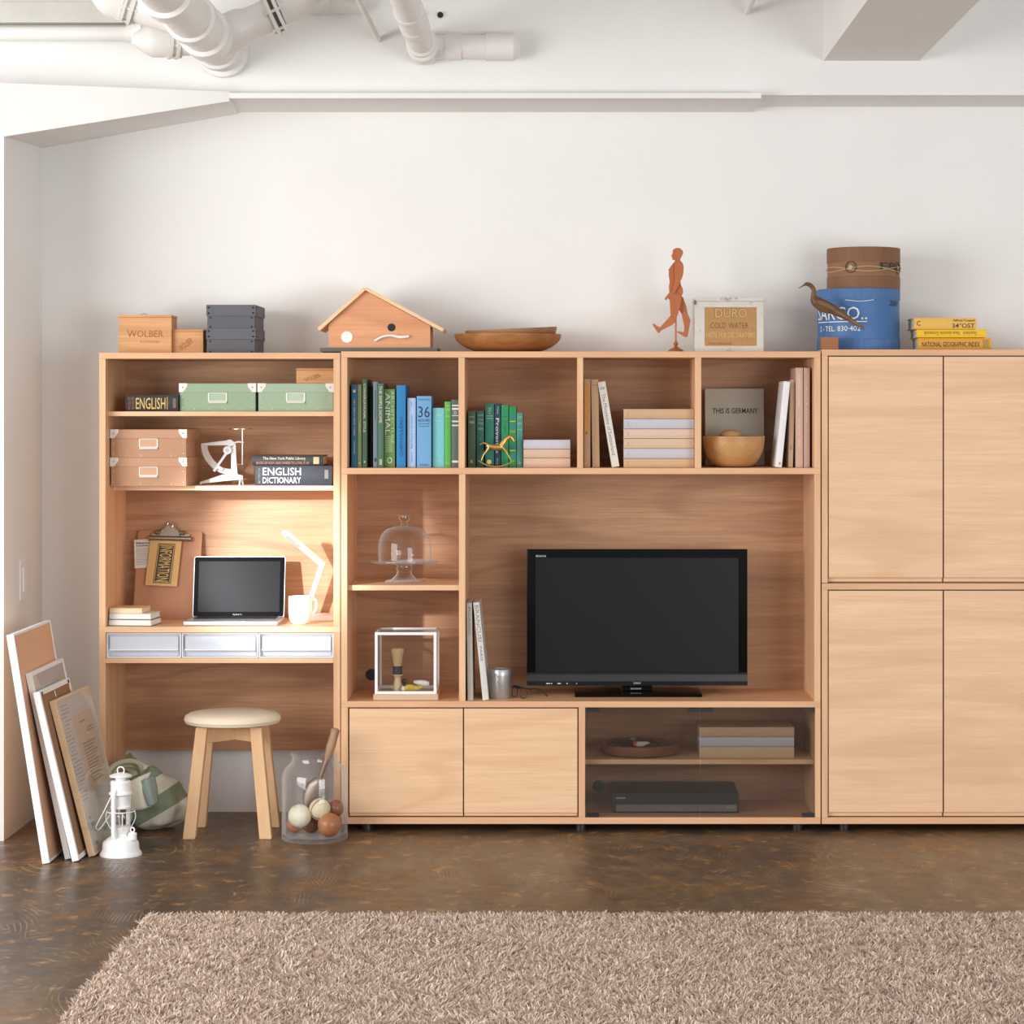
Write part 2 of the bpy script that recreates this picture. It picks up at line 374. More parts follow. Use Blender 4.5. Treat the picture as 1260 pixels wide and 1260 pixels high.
for (ex, ez, ey, rr) in ((212, 50, -.22, .06), (160, 2, -.6, .07)):
    e = P(ex, ez, ey); s0 = Vector((a.x, ey, a.z)); d = Vector((e.x-s0.x, -.05, (e.z-s0.z))).normalized()
    MB().cyl(s0, e, rr*.9, 22).build('branch', PIPE, t, True)
    flange(t, e, d, rr*1.1)
    c = e+d*.02
    MB().tube([c, c+d*.05, c+d*.075, c+d*.12], [rr, rr, rr*.82, rr*.3], 22).build('end_cap', PIPE, t, True)
t = pipe_thing('horizontal white pipe along the beam at far left', P(90, 41, .05))
MB().cyl((-3.1, .055, Z(41, .05)), (X(158, .05), .055, Z(41, .05)), S(9, 0), 24).build('tube', PIPE, t, True)
MB().tube([(X(156, .05), .055, Z(41, .05)), (X(163, .05), .055, Z(41, .05)), (X(178, .05), .04, Z(39, .05)), (X(186, .05), .0, Z(37, .05))], [.032, .034, .034, .032], 24).build('elbow', PIPE, t, True)
t = pipe_thing('slimmer white pipe ending in a capped branch to the right', P(520, 66, BEAMY))
a, r = ypipe(t, 522, 62, 15, -2.4, y0=.02, collars=[(.1, .12, 1.3), (-.06, .05, 1.22), (-.4, .1, 1.15), (-.72, .06, 1.15)])
zc = Z(58, .05)
MB().cyl((a.x, .05, zc), (X(632, .05), .05, zc), S(15, 0), 26).build('branch', PIPE, t, True)
for p0, p1, k in ((548, 568, 16.5), (598, 632, 17)):
    MB().cyl((X(p0, .05), .05, zc), (X(p1, .05), .05, zc), S(k, 0), 26).build('collar', PIPE, t, True)
MB().tube([(X(632, .05), .05, zc), (X(637, .05), .05, zc), (X(641, .05), .05, zc)], [S(17), S(14), S(6)], 26).build('end_cap', PIPE, t, True)
t = pipe_thing('thin white conduit slanting between the two big pipes', P(466, 49, BEAMY)); ypipe(t, 466, 49, 3.2, -2.4)
t = pipe_thing('thin white conduit stub right of centre under the ceiling', P(918, 16, BEAMY)); ypipe(t, 919, 15, 3.6, -1.2)
t = pipe_thing('white pipe partly hidden behind the slim conduit', P(440, 8, .06))
MB().cyl((X(350, .06), .06, Z(8, .06)), (X(448, .06), .06, Z(8, .06)), S(9), 22).build('tube', PIPE, t, True)
MB().cyl((X(395, .06), .06, Z(8, .06)), (X(407, .06), .06, Z(8, .06)), S(10.5), 22).build('collar', PIPE, t, True)
for px, py in ((519, 18), (542, 19)):
    q = P(px, py, BEAMY)
    o = MB().tube([q+Vector((0, .001, 0)), q+Vector((0, -.012, 0))], S(4.6), 18).build('sleeve', PIPE, t, True)
    MB().cyl(q+Vector((0, -.013, 0)), q+Vector((0, -.0125, 0)), S(3.9), 18).build('bore', BLACK, o)
# ================================================================== furniture
BY = .40                                               # inner back of the units
def bx(px0, px1, py0, py1, y0=0.0, y1=.42, yr=0.0):
    return MB().box(X(px0, yr), X(px1, yr), y0, y1, Z(py0, yr), Z(py1, yr))
BV = .0012
def door_mesh(px0, px1, py0, pyb, pyg):
    """door leaf with a bevelled finger groove along its lower edge"""
    xa, xb = X(px0), X(px1); zt, zg, zb = Z(py0), Z(pyb), Z(pyg)
    prof = [(.002, zt), (.002, zg), (.006, zg-.001), (.017, zg-.003), (.017, zb), (.022, zb), (.022, zt)]
    return MB().ext([Vector((xa, y, z)) for y, z in prof], (xb-xa, 0, 0))
def feet(t, pxs, ztop, y=.06):
    for px in pxs:
        for yy in (y, .36):
            MB().cyl((X(px), yy, 0), (X(px), yy, ztop), .023, 20).build('foot', BLACK, t, True)
# hutch above the desk
t = thing('shelf_hutch', 'open oak shelf hutch with two shelves above the desk', 'shelf', (X(270), .21, Z(771.4)))
bx(122, 418.6, 434, 441.5).build('top_panel', OAK_EDGE, t, bevel=BV)
bx(122, 129.8, 441.5, 771.4).build('side_panel', OAK_Z, t, bevel=BV)
bx(410.4, 418.6, 441.5, 771.4).build('side_panel', OAK_Z, t, bevel=BV)
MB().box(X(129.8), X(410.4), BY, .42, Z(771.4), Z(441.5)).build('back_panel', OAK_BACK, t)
MB().box(X(129.8), X(410.4), .047, BY, Z(512.1, .047), Z(506.3, .047)).build('shelf', OAK_X, t, bevel=BV)
MB().box(X(129.8), X(410.4), .14, BY, Z(603.5, .14), Z(597.7, .14)).build('shelf', OAK_X, t, bevel=BV)
# desk
t = thing('desk', 'oak desk with a drawer compartment under the hutch', 'desk', (X(270), .21, 0))
bx(122, 418.6, 771.4, 778.5).build('desk_top', OAK_X, t, bevel=BV)
MB().box(X(122), X(129.8), 0, .42, 0, Z(778.5)).build('side_panel', OAK_Z, t, bevel=BV)
MB().box(X(410.4), X(418.6), 0, .42, 0, Z(778.5)).build('side_panel', OAK_Z, t, bevel=BV)
bx(129.8, 410.4, 810, 816, 0, BY).build('compartment_floor', OAK_X, t, bevel=BV)
MB().box(X(129.8), X(410.4), BY, .42, Z(923, BY), Z(778.5)).build('back_panel', OAK_BACK, t)
# tv wall shelf
t = thing('display_shelf', 'wide oak display shelf with four cubbies above the television', 'shelf', (X(715), .21, Z(863)))
bx(419.6, 1009.8, 432.4, 440).build('top_panel', OAK_EDGE, t, bevel=BV)
for a, b in ((419.6, 427.3), (1002, 1009.8)): bx(a, b, 440, 575.9).build('side_panel', OAK_Z, t, bevel=BV); bx(a, b, 583.5, 863).build('side_panel', OAK_Z, t, bevel=BV)
bx(419.6, 1009.8, 575.9, 583.5).build('shelf', OAK_EDGE, t, bevel=BV)
for a, b in ((564.2, 571.8), (710.2, 717.6), (855.3, 863.0)): bx(a, b, 440, 575.9, 0, BY).build('divider', OAK_Z, t, bevel=BV)
bx(564.8, 572.6, 583.5, 863, 0, BY).build('divider', OAK_Z, t, bevel=BV)
MB().box(X(427.3), X(564.8), .026, BY, Z(726.5, .026), Z(720, .026)).build('shelf', OAK_X, t, bevel=BV)
for a, b, c, d in ((427.3, 1002, 440, 575.9), (427.3, 564.8, 583.5, 863), (572.6, 1002, 583.5, 863)):
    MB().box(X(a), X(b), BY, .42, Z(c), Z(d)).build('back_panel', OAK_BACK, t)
q = P(457, 830, BY); MB().cyl(q, q-Vector((0, .003, 0)), S(7, BY), 24).build('cable_grommet', BLACK, t, label='round black cable grommet')
# tv bench
t = thing('tv_bench', 'low oak television bench with two doors and a glass front', 'cabinet', (X(715), .21, 0))
bx(419.6, 1009.8, 863, 870.5).build('top_panel', OAK_EDGE, t, bevel=BV)
bx(419.6, 428.2, 870.5, 1006).build('side_panel', OAK_Z, t, bevel=BV); bx(1003, 1009.8, 870.5, 1006).build('side_panel', OAK_Z, t, bevel=BV)
bx(711.9, 720, 870.5, 1006, 0, BY).build('divider', OAK_Z, t, bevel=BV)
bx(419.6, 1009.8, 1006, 1014).build('bottom_panel', OAK_EDGE, t, bevel=BV)
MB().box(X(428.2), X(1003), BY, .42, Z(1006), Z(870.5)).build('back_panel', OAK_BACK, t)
MB().box(X(720), X(1003), .05, BY, Z(940.5, .05), Z(934.5, .05)).build('shelf', OAK_X, t, bevel=BV)
door_mesh(429.9, 569.4, 872, 1000, 1004.6).build('door', OAK_X, t)
door_mesh(571, 710.4, 872, 1000, 1004.6).build('door', OAK_X, t)
SMOKE = glass('smoked_glass', (.83, .82, .80), .1, 1.3, .01)
for a, b, cl in ((721, 861.2, ((722, 737, 0), (846, 860.5, 0), (722, 737, 1))), (861.9, 1002.2, ((862.6, 877, 0), (987, 1001.5, 0), (987, 1001.5, 1)))):
    g = MB().box(X(a), X(b), .004, .009, Z(1004.8), Z(871.8)).build('glass_door', SMOKE, t, label='smoked glass door')
    for c0, c1, low in cl:
        if low: MB().box(X(c0), X(c1), .0005, .013, Z(1005), Z(1000.5)).build('hinge', BLACK, g)
        else: MB().box(X(c0), X(c1), .0005, .013, Z(876), Z(871.3)).build('hinge', BLACK, g)
q = P(736.2, 967, BY); MB().cyl(q, q-Vector((0, .003, 0)), S(7, BY), 24).build('cable_grommet', BLACK, t, label='round black cable grommet')
feet(t, (450, 715, 983), Z(1014))
# tall cabinets on the right
def cabinet(label, pt, pb, foot):
    t = thing('cabinet', label, 'cabinet', (X(1161), .21, 0 if foot else Z(pb)), group='oak door cabinets on the right')
    n = 8
    bx(1011.2, 1310.8, pt, pt+7.6).build('top_panel', OAK_EDGE, t, bevel=BV)
    bx(1011.2, 1018.6, pt+7.6, pb-(n if foot else .5)).build('side_panel', OAK_Z, t, bevel=BV)
    bx(1303.4, 1310.8, pt+7.6, pb-(n if foot else .5)).build('side_panel', OAK_Z, t, bevel=BV)
    bx(1011.2 if foot else 1018.6, 1310.8 if foot else 1303.4, pb-(n if foot else .8), pb, 0 if foot else .03).build('bottom_panel', OAK_EDGE, t, bevel=BV)
    MB().box(X(1018.6), X(1303.4), BY, .42, Z(pb), Z(pt+7.6)).build('back_panel', OAK_BACK, t)
    MB().box(X(1018.8), X(1303.2), .024, .03, Z(pb-1), Z(pt+7.6)).build('dark_gap_sheet', BLACK, t)  # black sheet added behind the doors so their gaps look shaded
    bot = pb-(n if foot else .8)
    door_mesh(1019.9, 1160, pt+9, bot-6.6, bot-1.2).build('door', OAK_X, t)
    door_mesh(1161.8, 1302, pt+9, bot-6.6, bot-1.2).build('door', OAK_X, t)
    if foot: feet(t, (1041, 1281), Z(1014))
cabinet('upper oak cabinet with two doors, top of the right tower', 430, 718, False)
cabinet('lower oak cabinet with two doors, standing on the floor at right', 718, 1014, True)
# plastic drawers in the desk compartment
def plastic():
    m, nt, bs, _, lk = mat('frosted_plastic'); bs.inputs['Base Color'].default_value = (.9, .91, .94, 1)
    bs.inputs['Roughness'].default_value = .3; bs.inputs['Specular IOR Level'].default_value = .6
    n = noise(nt, coords(nt, (1, 1, 1)), 60); bump(nt, bs, n, .03); return m
PLAST = plastic(); PLAST2 = pm((206, 210, 220), .35, var=.03, name='frosted_drawer')
for (a, b), w in zip(((130.3, 222), (223, 317), (318, 410)), ('left', 'middle', 'right')):
    t = thing('plastic_drawer', w+' translucent white plastic drawer under the desk top', 'drawer', (X((a+b)/2), .2, Z(810)), group='plastic drawers in the desk')
    za, zb = Z(809.8), Z(779.2); xa, xb = X(a), X(b); k = .004
    m_ = MB().box(xa, xa+k, .012, .36, za, zb).box(xb-k, xb, .012, .36, za, zb).box(xa+k, xb-k, .012, .36, za, za+k).box(xa+k, xb-k, .012, .36, zb-k, zb).box(xa+k, xb-k, .355, .36, za+k, zb-k)
    m_.build('case', PLAST, t, bevel=.001)
    MB().box(xa+k, xb-k, .036, .04, za+k, zb-k).build('tub', PLAST, t)
    d = MB().box(xa+.011, xb-.011, .02, .036, Z(799), Z(783.4)).build('drawer_front', PLAST2, t, bevel=.001)
    MB().box(xa+.010, xb-.010, .010, .028, Z(800.8), Z(799)).build('lip', PLAST, d, bevel=.0005)
    MB().box(xa+.010, xb-.010, .03, .036, Z(808), Z(801)).build('drawer_base', PLAST2, t, bevel=.0005)
# ================================================================== books
def book(label, T, Hh, D, loc, color, lying=False, rot=0.0, texts=(), group=None, pivot_right=False, rough=.55, pages=PAPER, bulge=.0015):
    t = thing('book', label, 'book', loc, (0, rot, 0), group, local=True)
    ox = -T if pivot_right else 0.0
    def M(a, d, h): return Vector((h, d, a)) if lying else Vector((a+ox, d, h))
    c = color if hasattr(color, 'node_tree') else pm(color, rough, var=.06, scale=60, bmp=.05)
    k = min(.003, T*.16); n = 6
    outer = [(T*i/n, -bulge*math.sin(PI*i/n)) for i in range(n+1)]
    prof = outer+[(T, D), (T-k, D), (T-k, k), (k, k), (k, D), (0, D)]
    cv = MB().ext([M(a, d, 0) for a, d in prof], M(0, 0, Hh)-M(0, 0, 0)).build('cover', c, t)
    e = .004
    mb = MB(); p0, p1 = M(k, k, e), M(T-k, D-.004, Hh-e); mb.box(p0.x, p1.x, p0.y, p1.y, p0.z, p1.z); mb.build('pages', pages, t)
    for body, h0, h1, t0, t1, mode, mt in texts:
        dd = -bulge-.0006
        def Q(tf, hf): return M(T*tf, dd, Hh*hf)
        if mode == 'b':
            MB().quad(Q(t0, h0), Q(t1, h0), Q(t1, h1), Q(t0, h1)).build('spine_band', mt, cv)
        elif mode == 'd': text(body, mt, cv, Q(t0, h1), Q(t0, h0)-Q(t0, h1), Q(t1, h1)-Q(t0, h1))
        elif mode == 'u': text(body, mt, cv, Q(t1, h0), Q(t1, h1)-Q(t1, h0), Q(t0, h0)-Q(t1, h0))
        elif lying: 
            if mode == 'r': text(body, mt, cv, Q(t1, h1), Q(t1, h0)-Q(t1, h1), Q(t0, h1)-Q(t1, h1))
            else: text(body, mt, cv, Q(t0, h0), Q(t0, h1)-Q(t0, h0), Q(t1, h0)-Q(t0, h0), bold=.004)
        else: text(body, mt, cv, Q(t0, h0), Q(t1, h0)-Q(t0, h0), Q(t0, h1)-Q(t0, h0))
    return t
def stand(label, px0, px1, pyt, pyb, y, D, color, zb, **kw):
    x = X(px1, y) if kw.get('pivot_right') else X(px0, y)
    return book(label, S(px1-px0, y)-.0006, Z(pyt, y)-zb, D, (x, y, zb), color, **kw)
def lay(label, px0, px1, pyt, pyb, y, D, color, zb=None, **kw):
    z0 = Z(pyb, y) if zb is None else zb
    return book(label, Z(pyt, y)-z0-.0016, S(px1-px0, y), D, (X(px0, y), y, z0), color, lying=True, bulge=.004, **kw)
ZS = Z(575.9)+.0005                                      # top of the cubby shelf
def c1(u): return 420+u/8.4
def c1y(v): return 460+v/8.4
G1 = 'upright books in the first cubby'
W_, K_, CR, GO = WHITEINK, INK, CREAMINK, GOLDINK
NAVY = pm((24, 52, 96), .5, name='navy_print')
rows = [
 (105, 165, 108, (34, 104, 136), .07, 'deep teal book with small cream title, leftmost in first cubby', [('ART DECO NEW YORK', .38, .82, .35, .65, 'd', CR), ('', .16, .32, .46, .54, 'b', CR), ('', .9, .935, .3, .7, 'b', CR)]),
 (168, 212, 108, (136, 154, 110), .07, 'slim olive green book second from left in first cubby', [('URBAN', .42, .56, .35, .65, 'd', CR), ('', .05, .06, .2, .8, 'b', CR)]),
 (218, 265, 55, (64, 98, 72), .06, 'tall dark green book with long gilt title down its spine', [('CONVERSATIONAL  STYLE', .4, .95, .25, .75, 'd', CR), ('', .055, .075, .35, .65, 'b', CR)]),
 (292, 328, 133, (54, 62, 60), .16, 'blackish book set back between tall dark green and grey books', []),
 (330, 378, 82, (116, 134, 142), .07, 'slim slate grey book left of the simple home book', [('', .55, .9, .35, .6, 'b', pm((84, 100, 108), .5)), ('', .07, .11, .3, .7, 'b', K_)]),
 (380, 437, 98, (68, 108, 86), .06, 'dark green book titled in cream capitals, left of patterned green book', [('THE SIMPLE HOME', .53, .97, .2, .72, 'd', CR), ('THE ANTIQUES', .17, .44, .4, .62, 'd', pm((120, 150, 130))), ('8', .03, .1, .25, .75, 'h', CR)]),
 (445, 555, 158, (108, 150, 78), .09, 'patterned grass green book with large white vertical capitals', [('ANIMAL', .42, .95, .1, .55, 'd', W_), ('ARCHITECTURE', .3, .98, .62, .92, 'd', pm((196, 214, 170))), ('IIIIIIIII', .2, .4, .12, .8, 'd', pm((190, 210, 160))), ('O', .05, .13, .25, .75, 'h', W_)]),
 (570, 665, 118, (30, 126, 184), .08, 'tall bright blue book lettered in dark capitals', [('CHEVOLLEAU', .14, .61, .36, .68, 'u', NAVY)]),
 (683, 770, 250, (186, 210, 240), .10, 'pale ice blue book with small grey vertical title', [('Dark Waters in the Garden', .27, .75, .4, .64, 'u', pm((110, 130, 160))), ('Bateman', .08, .22, .4, .62, 'u', pm((110, 130, 160))), ('AHS', .89, .95, .4, .6, 'u', pm((110, 130, 160)))]),
 (780, 930, 230, (110, 166, 212), .08, 'thick sky blue book with large number 36 on spine', [('36', .70, .855, .1, .9, 'h', NAVY), ('HOURS', .64, .68, .1, .9, 'h', NAVY), ('150 Weekends', .605, .622, .12, .88, 'h', NAVY), ('in the USA & Canada', .57, .588, .15, .88, 'h', NAVY), ('The New York Times', .94, .965, .1, .9, 'h', NAVY), ('TASCHEN', .025, .045, .2, .8, 'h', NAVY)]),
 (945, 1065, 352, (124, 204, 210), .10, 'aqua book with faint white title in first cubby', [('JAPAN', .85, .9, .25, .8, 'h', pm((190, 232, 234))), ('Kyoto', .77, .8, .25, .8, 'h', pm((190, 232, 234))), ('press', .1, .115, .3, .7, 'h', pm((190, 232, 234)))]),
 (1068, 1133, 287, (92, 186, 84), .10, 'slim lime green book beside the aqua book', [('NEW', .92, .95, .2, .85, 'h', CR), ('GARDEN', .86, .9, .15, .85, 'h', CR), ('Style', .76, .79, .2, .85, 'h', CR), ('inc', .05, .075, .25, .75, 'h', CR)]),
 (1138, 1212, 268, (96, 116, 112), .10, 'grey green book with white bands, rightmost in first cubby', [('', .905, .925, .08, 1, 'b', W_), ('', .85, .88, .08, 1, 'b', W_), ('D', .785, .83, .4, .75, 'h', W_), ('', .76, .77, .08, 1, 'b', W_), ('', .67, .69, .08, 1, 'b', W_), ('', .61, .63, .08, 1, 'b', W_), ('', .07, .1, .1, .95, 'b', W_)]),
]
for u0, u1, vt, col, y, lab, tx in rows:
    stand(lab, c1(u0), c1(u1), c1y(vt), 575.9, y, .185 if y > .15 else .22, col, ZS, texts=tx, group=G1)
G2 = 'upright green books in the second cubby'
def c2(u): return 570+u/8.4
def c2y(v): return 480+v/8.4
PG = pm((196, 214, 190), .5, name='pale_green_print'); TQ = pm((30, 130, 170), .5, name='turquoise_print')
rows = [
 (50, 130, 218, (66, 98, 72), 'moss green book, leftmost in second cubby', [('ANTIQUE', .885, .91, .15, .85, 'h', CR), ('PRINTS', .78, .825, .2, .85, 'h', CR), ('K', .07, .135, .35, .75, 'h', CR)]),
 (140, 215, 215, (40, 110, 98), 'dark teal green book second from left in second cubby', [('GARDENS', .91, .94, .15, .95, 'h', PG), ('OF THE', .83, .86, .2, .9, 'h', PG), ('WORLD', .76, .8, .2, .9, 'h', PG), ('HOME', .66, .7, .2, .9, 'h', PG), ('+', .5, .52, .4, .6, 'h', PG)]),
 (228, 318, 142, (36, 126, 106), 'tall thick sea green book behind the brass horse neck', [('THE', .91, .94, .3, .7, 'h', PG), ('ART', .87, .9, .3, .7, 'h', PG), ('OF', .84, .86, .4, .65, 'h', PG), ('', .805, .812, .1, .9, 'b', PG), ('', .765, .772, .1, .9, 'b', PG)]),
 (325, 385, 140, (26, 72, 92), 'dark navy teal book with bold white serif title', [('Provence', .22, .77, .22, .8, 'd', W_), ('Tour', .83, .96, .45, .7, 'd', W_), ('Books', .03, .13, .35, .65, 'd', PG)]),
 (393, 468, 155, (30, 150, 98), 'emerald green book with dark title right of navy book', [('', .815, .82, .05, .95, 'b', K_), ('', .73, .735, .05, .95, 'b', K_), ('PLANTS', .55, .68, .3, .7, 'd', pm((16, 90, 60)))]),
 (475, 548, 172, (22, 142, 78), 'vivid green book with square turquoise patches', [('', .815, .87, .25, .72, 'b', TQ), ('', .75, .765, .1, .9, 'b', GO), ('', .65, .71, .25, .72, 'b', TQ), ('FOLIO', .57, .61, .1, .9, 'h', GO), ('', .32, .375, .25, .72, 'b', TQ), ('', .265, .285, .1, .9, 'b', GO), ('', .17, .23, .25, .72, 'b', TQ)]),
 (553, 615, 235, (76, 142, 128), 'grey green book, rightmost upright one in second cubby', [('A LIFE', .9, .94, .2, .8, 'h', PG), ('', .8, .806, .1, .9, 'b', PG), ('', .69, .695, .1, .9, 'b', PG), ('o', .06, .1, .35, .75, 'h', PG)]),
]
for i, (u0, u1, vt, col, lab, tx) in enumerate(rows):
    stand(lab, c2(u0), c2(u1), c2y(vt), 575.9, .12, .2, col, ZS, texts=tx, group=G2)
GR, TAN, BEI = (196, 196, 204), (208, 172, 134), (216, 186, 162)
def stack(px0, px1, ys, y, D, group, items):
    z = ZS
    for (a, b), (col, lab) in zip(ys, items):
        lay(lab, px0, px1, a, b, y, D, col, z, group=group); z = Z(a, y)
stack(644, 701.6, [(c2y(700), 575.7), (c2y(608), c2y(698)), (c2y(510), c2y(606))], .1, .16, 'blank books lying in the second cubby',
      [(BEI, 'blank beige book at the bottom of the stack beside green books'), (BEI, 'blank beige book in the middle of the stack beside green books'), ((200, 200, 212), 'blank pale grey book topping the stack beside green books')])
def c3(u): return 700+u*.254
def c3y(v): return 290+v*.254
ORG = pm((206, 146, 62), .6, name='ochre_label')
stand('tan book with an ochre strip, leftmost in third cubby', 718.6, 726.6, c3y(695), 0, .08, .2, (192, 152, 118), ZS, texts=[('', .4, .94, .05, .72, 'b', ORG), ('', .38, .4, .3, .5, 'b', K_)], group='books in the third cubby')
stand('plain sand coloured book second in third cubby', 729, 738, c3y(697), 0, .08, .2, (206, 170, 130), ZS, rot=-.016, texts=[('', .93, .94, .1, .9, 'b', pm((180, 140, 100)))], group='books in the third cubby')
stand('white book leaning left in third cubby with long vertical title', 753, 762.5, c3y(705), 0, .07, .2, (226, 222, 212), ZS, rot=-.166, texts=[('The Mountains of Switzerland', .14, .86, .28, .72, 'd', GREYINK), ('atlas', .91, .95, .2, .8, 'h', GREYINK)], group='books in the third cubby')
vs6 = [(838, 885), (886, 932), (935, 980), (982, 1027), (1030, 1075), (1078, 1122)]
names = [(TAN, 'tan book topping the stack of six in third cubby'), (GR, 'grey book second from top in the stack of six'), ((218, 192, 172), 'pinkish beige book third from top in the stack of six'),
         ((216, 186, 156), 'beige book third from bottom in the stack of six'), (GR, 'grey book second from bottom in the stack of six'), (TAN, 'tan book at the bottom of the stack of six')]
prev = ZS
for (a, b), (col, lab) in list(zip(vs6, names))[::-1]:
    lay(lab, 767.3, 853.6, c3y(a), 0, .06, .24, col, prev, group='six books lying in the third cubby',
        texts=[('', .06, .064, .25, .75, 'b', GREYINK), ('', .955, .958, .1, .9, 'b', GREYINK)]); prev = Z(c3y(a), .06)
# fourth cubby
t = thing('book', 'grey book facing forward with bold dark three-word title', 'book', (X(868, .3), .3, ZS+.003), (math.radians(-6), 0, 0), local=True)
bw, bh = S(941-868.4, .3), S(575-480, .3)
cv = MB().box(0, bw, 0, .003, 0, bh).box(0, bw, .022, .025, 0, bh).box(0, .003, .003, .022, 0, bh).build('cover', pm((186, 180, 164), .7, var=.05), t, bevel=.0008)
MB().box(.003, bw-.004, .003, .022, .004, bh-.004).build('pages', PAPER, t)
text('THIS IS GERMANY', INK, cv, (bw*.125, -.0008, bh*.675), (bw*.77, 0, 0), (0, 0, bh*.07), bold=.012)
Gb = 'upright books at right end of fourth cubby'
stand('white book leaning right in fourth cubby', 953.6, 961.8, c3y(706), 0, .06, .2, (236, 236, 238), ZS, rot=.1, pivot_right=True, group=Gb, texts=[('', .03, .06, .5, .75, 'b', ORG)])
stand('slim tan book between white book and pair of rosy books', 969.5, 975.6, c3y(699), 0, .09, .2, (204, 174, 140), ZS, rot=.028, pivot_right=True, group=Gb, texts=[('22', .21, .25, .3, .7, 'h', INK)])
stand('left of the two tall rosy beige books in fourth cubby', 979.2, 988.2, c3y(640), 0, .07, .22, (204, 172, 154), ZS, group=Gb, texts=[('PHOTOGRAPHY', .62, .94, .3, .7, 'u', pm((232, 214, 202))), ('THE WORLD', .2, .5, .38, .62, 'u', pm((232, 214, 202)))])
stand('right of the two tall rosy beige books in fourth cubby', 989, 996.6, c3y(640), 0, .07, .22, (200, 168, 152), ZS, group=Gb, texts=[('ARTS & CRAFTS', .45, .9, .35, .65, 'u', pm((228, 208, 196)))])
# lying books elsewhere
zs1, zs2 = Z(506.3, .047)+.0003, Z(597.7, .14)+.0003
DK = (40, 42, 50)
lay('thick black dictionary with gold title lying on top hutch shelf', 154.4, 219.4, 485.7, 505, .09, .2, DK, zs1, texts=[('ENGLISH', .2, .76, .14, .84, 'h', GO), ('', .79, .8, .1, .9, 'b', GO), ('OXFORD', .12, .17, .1, .9, 'd', pm((170, 110, 70))), ('POCKET', .05, .1, .1, .9, 'd', pm((170, 110, 70))), ('', .9, .96, .2, .8, 'b', pm((120, 100, 60)))])
b1 = lay('thick black dictionary with white two-line title on middle hutch shelf', 314, 408, 572.6, 596.5, .16, .19, (44, 47, 56), zs2, texts=[('ENGLISH', .1, .6, .52, .9, 'h', W_), ('DICTIONARY', .1, .6, .12, .42, 'h', W_), ('WEBSTERS', .04, .07, .1, .9, 'u', GREYINK), ('', .91, .96, .35, .8, 'b', GREYINK)])
lay('thin black book lying on the white titled dictionary', 310.6, 398, 559.9, 572.2, .155, .17, (46, 44, 48), Z(572.6, .16), texts=[('The New York Public Library', .15, .75, .5, .85, 'h', CR), ('BOOK OF HOW AND WHERE TO LOOK IT UP', .06, .8, .12, .38, 'h', pm((190, 130, 90))), ('', .86, .94, .15, .85, 'b', pm((200, 180, 130)))])
GY = 'yellow books stacked on the right cabinet'
zc = Z(430)+.0003
lay('ochre book with dark capitals, bottom of the yellow stack', 1129.6, 1220, 415.4, 429, .1, .17, (222, 166, 60), zc, texts=[('NATIONAL GEOGRAPHIC INDEX', .05, .84, .28, .68, 'h', INK), ('', .88, .96, .2, .85, 'b', pm((170, 140, 70)))], group=GY)
lay('bright yellow book with upside-down title, middle of the yellow stack', 1128, 1213.6, 404.9, 415.2, .09, .18, (240, 196, 40), Z(415.4, .1), texts=[('Griechisch   Neue deutsche Grammatik', .1, .86, .3, .75, 'r', pm((120, 100, 40)))], group=GY)
lay('pale ochre book lettered in brown, top of the yellow stack', 1124.7, 1201.4, 390.6, 404.8, .09, .18, (232, 184, 92), Z(404.9, .09), texts=[('34°OST', .61, .97, .1, .52, 'h', INK), ('Alfred Coppel', .62, .97, .62, .88, 'h', INK), ('C', .04, .1, .3, .72, 'h', INK)], group=GY)
zdk = Z(771.4)+.0003
GD = 'small books stacked on the desk'
WB = (238, 236, 230)
def desk_book(label, px0, px1, pt, z0, h, y, D, cov, px_col, shx):
    t = thing('book', label, 'book', (X(px0, y), y, z0), (0, 0, shx), GD, local=True); w = S(px1-px0, y); k = .0022
    MB().box(0, w, 0, D, 0, k).box(0, w, 0, D, h-k, h).box(0, k, 0, D, k, h-k).build('cover', pm(cov, .55), t, bevel=.0006)
    MB().box(k, w-.003, .003, D-.003, k, h-k).build('pages', pm(px_col, .8, scale=300), t)
hh = [.0275, .026, .0245]; z = zdk
z0s = [Z(771.4)+.0004]; 
desk_book('white paged book at the bottom of the small desk stack', 133, 188, 0, zdk, S(8.3), .04, .13, (90, 88, 84), WB, -.12)
desk_book('white paged book in the middle of the small desk stack', 134.4, 187, 0, zdk+S(8.3), S(7.0), .045, .13, (222, 218, 212), WB, -.1)
desk_book('tan covered book on top of the small desk stack', 134.6, 176, 0, zdk+S(15.3), S(6.6), .05, .125, (224, 190, 150), (236, 214, 180), -.08)
zbm = Z(863)+.0003
stand('pale grey book standing closest to the divider beside the tin', 575.5, 582.2, 742, 0, .03, .21, (198, 194, 184), zbm, rot=-.012, texts=[('PICASSO', .68, .96, .3, .75, 'd', GREYINK)], group='two pale books by the tin')
stand('off white book leaning left beside the tin', 594, 601.6, 741, 0, .03, .22, (214, 211, 204), zbm, rot=-.098, texts=[('BRANCUSI', .6, .97, .2, .8, 'd', GREYINK), ('PARIS', .4, .55, .3, .7, 'd', GREYINK)], group='two pale books by the tin')
zgs = Z(934.5, .05)+.0003
pv = zgs
for (a, b), (col, lab) in zip([(918.3, 930), (906.6, 917.7), (894.3, 905.7)], [((206, 180, 148), 'beige linen book at the bottom of the stack behind glass'), ((196, 202, 214), 'pale blue grey book in the middle of the stack behind glass'), ((206, 176, 140), 'tan linen book on top of the stack behind glass')]):
    lay(lab, 861, 977, a, b, .1, .2, col, pv, group='linen books behind the glass door'); pv = Z(a, .1)
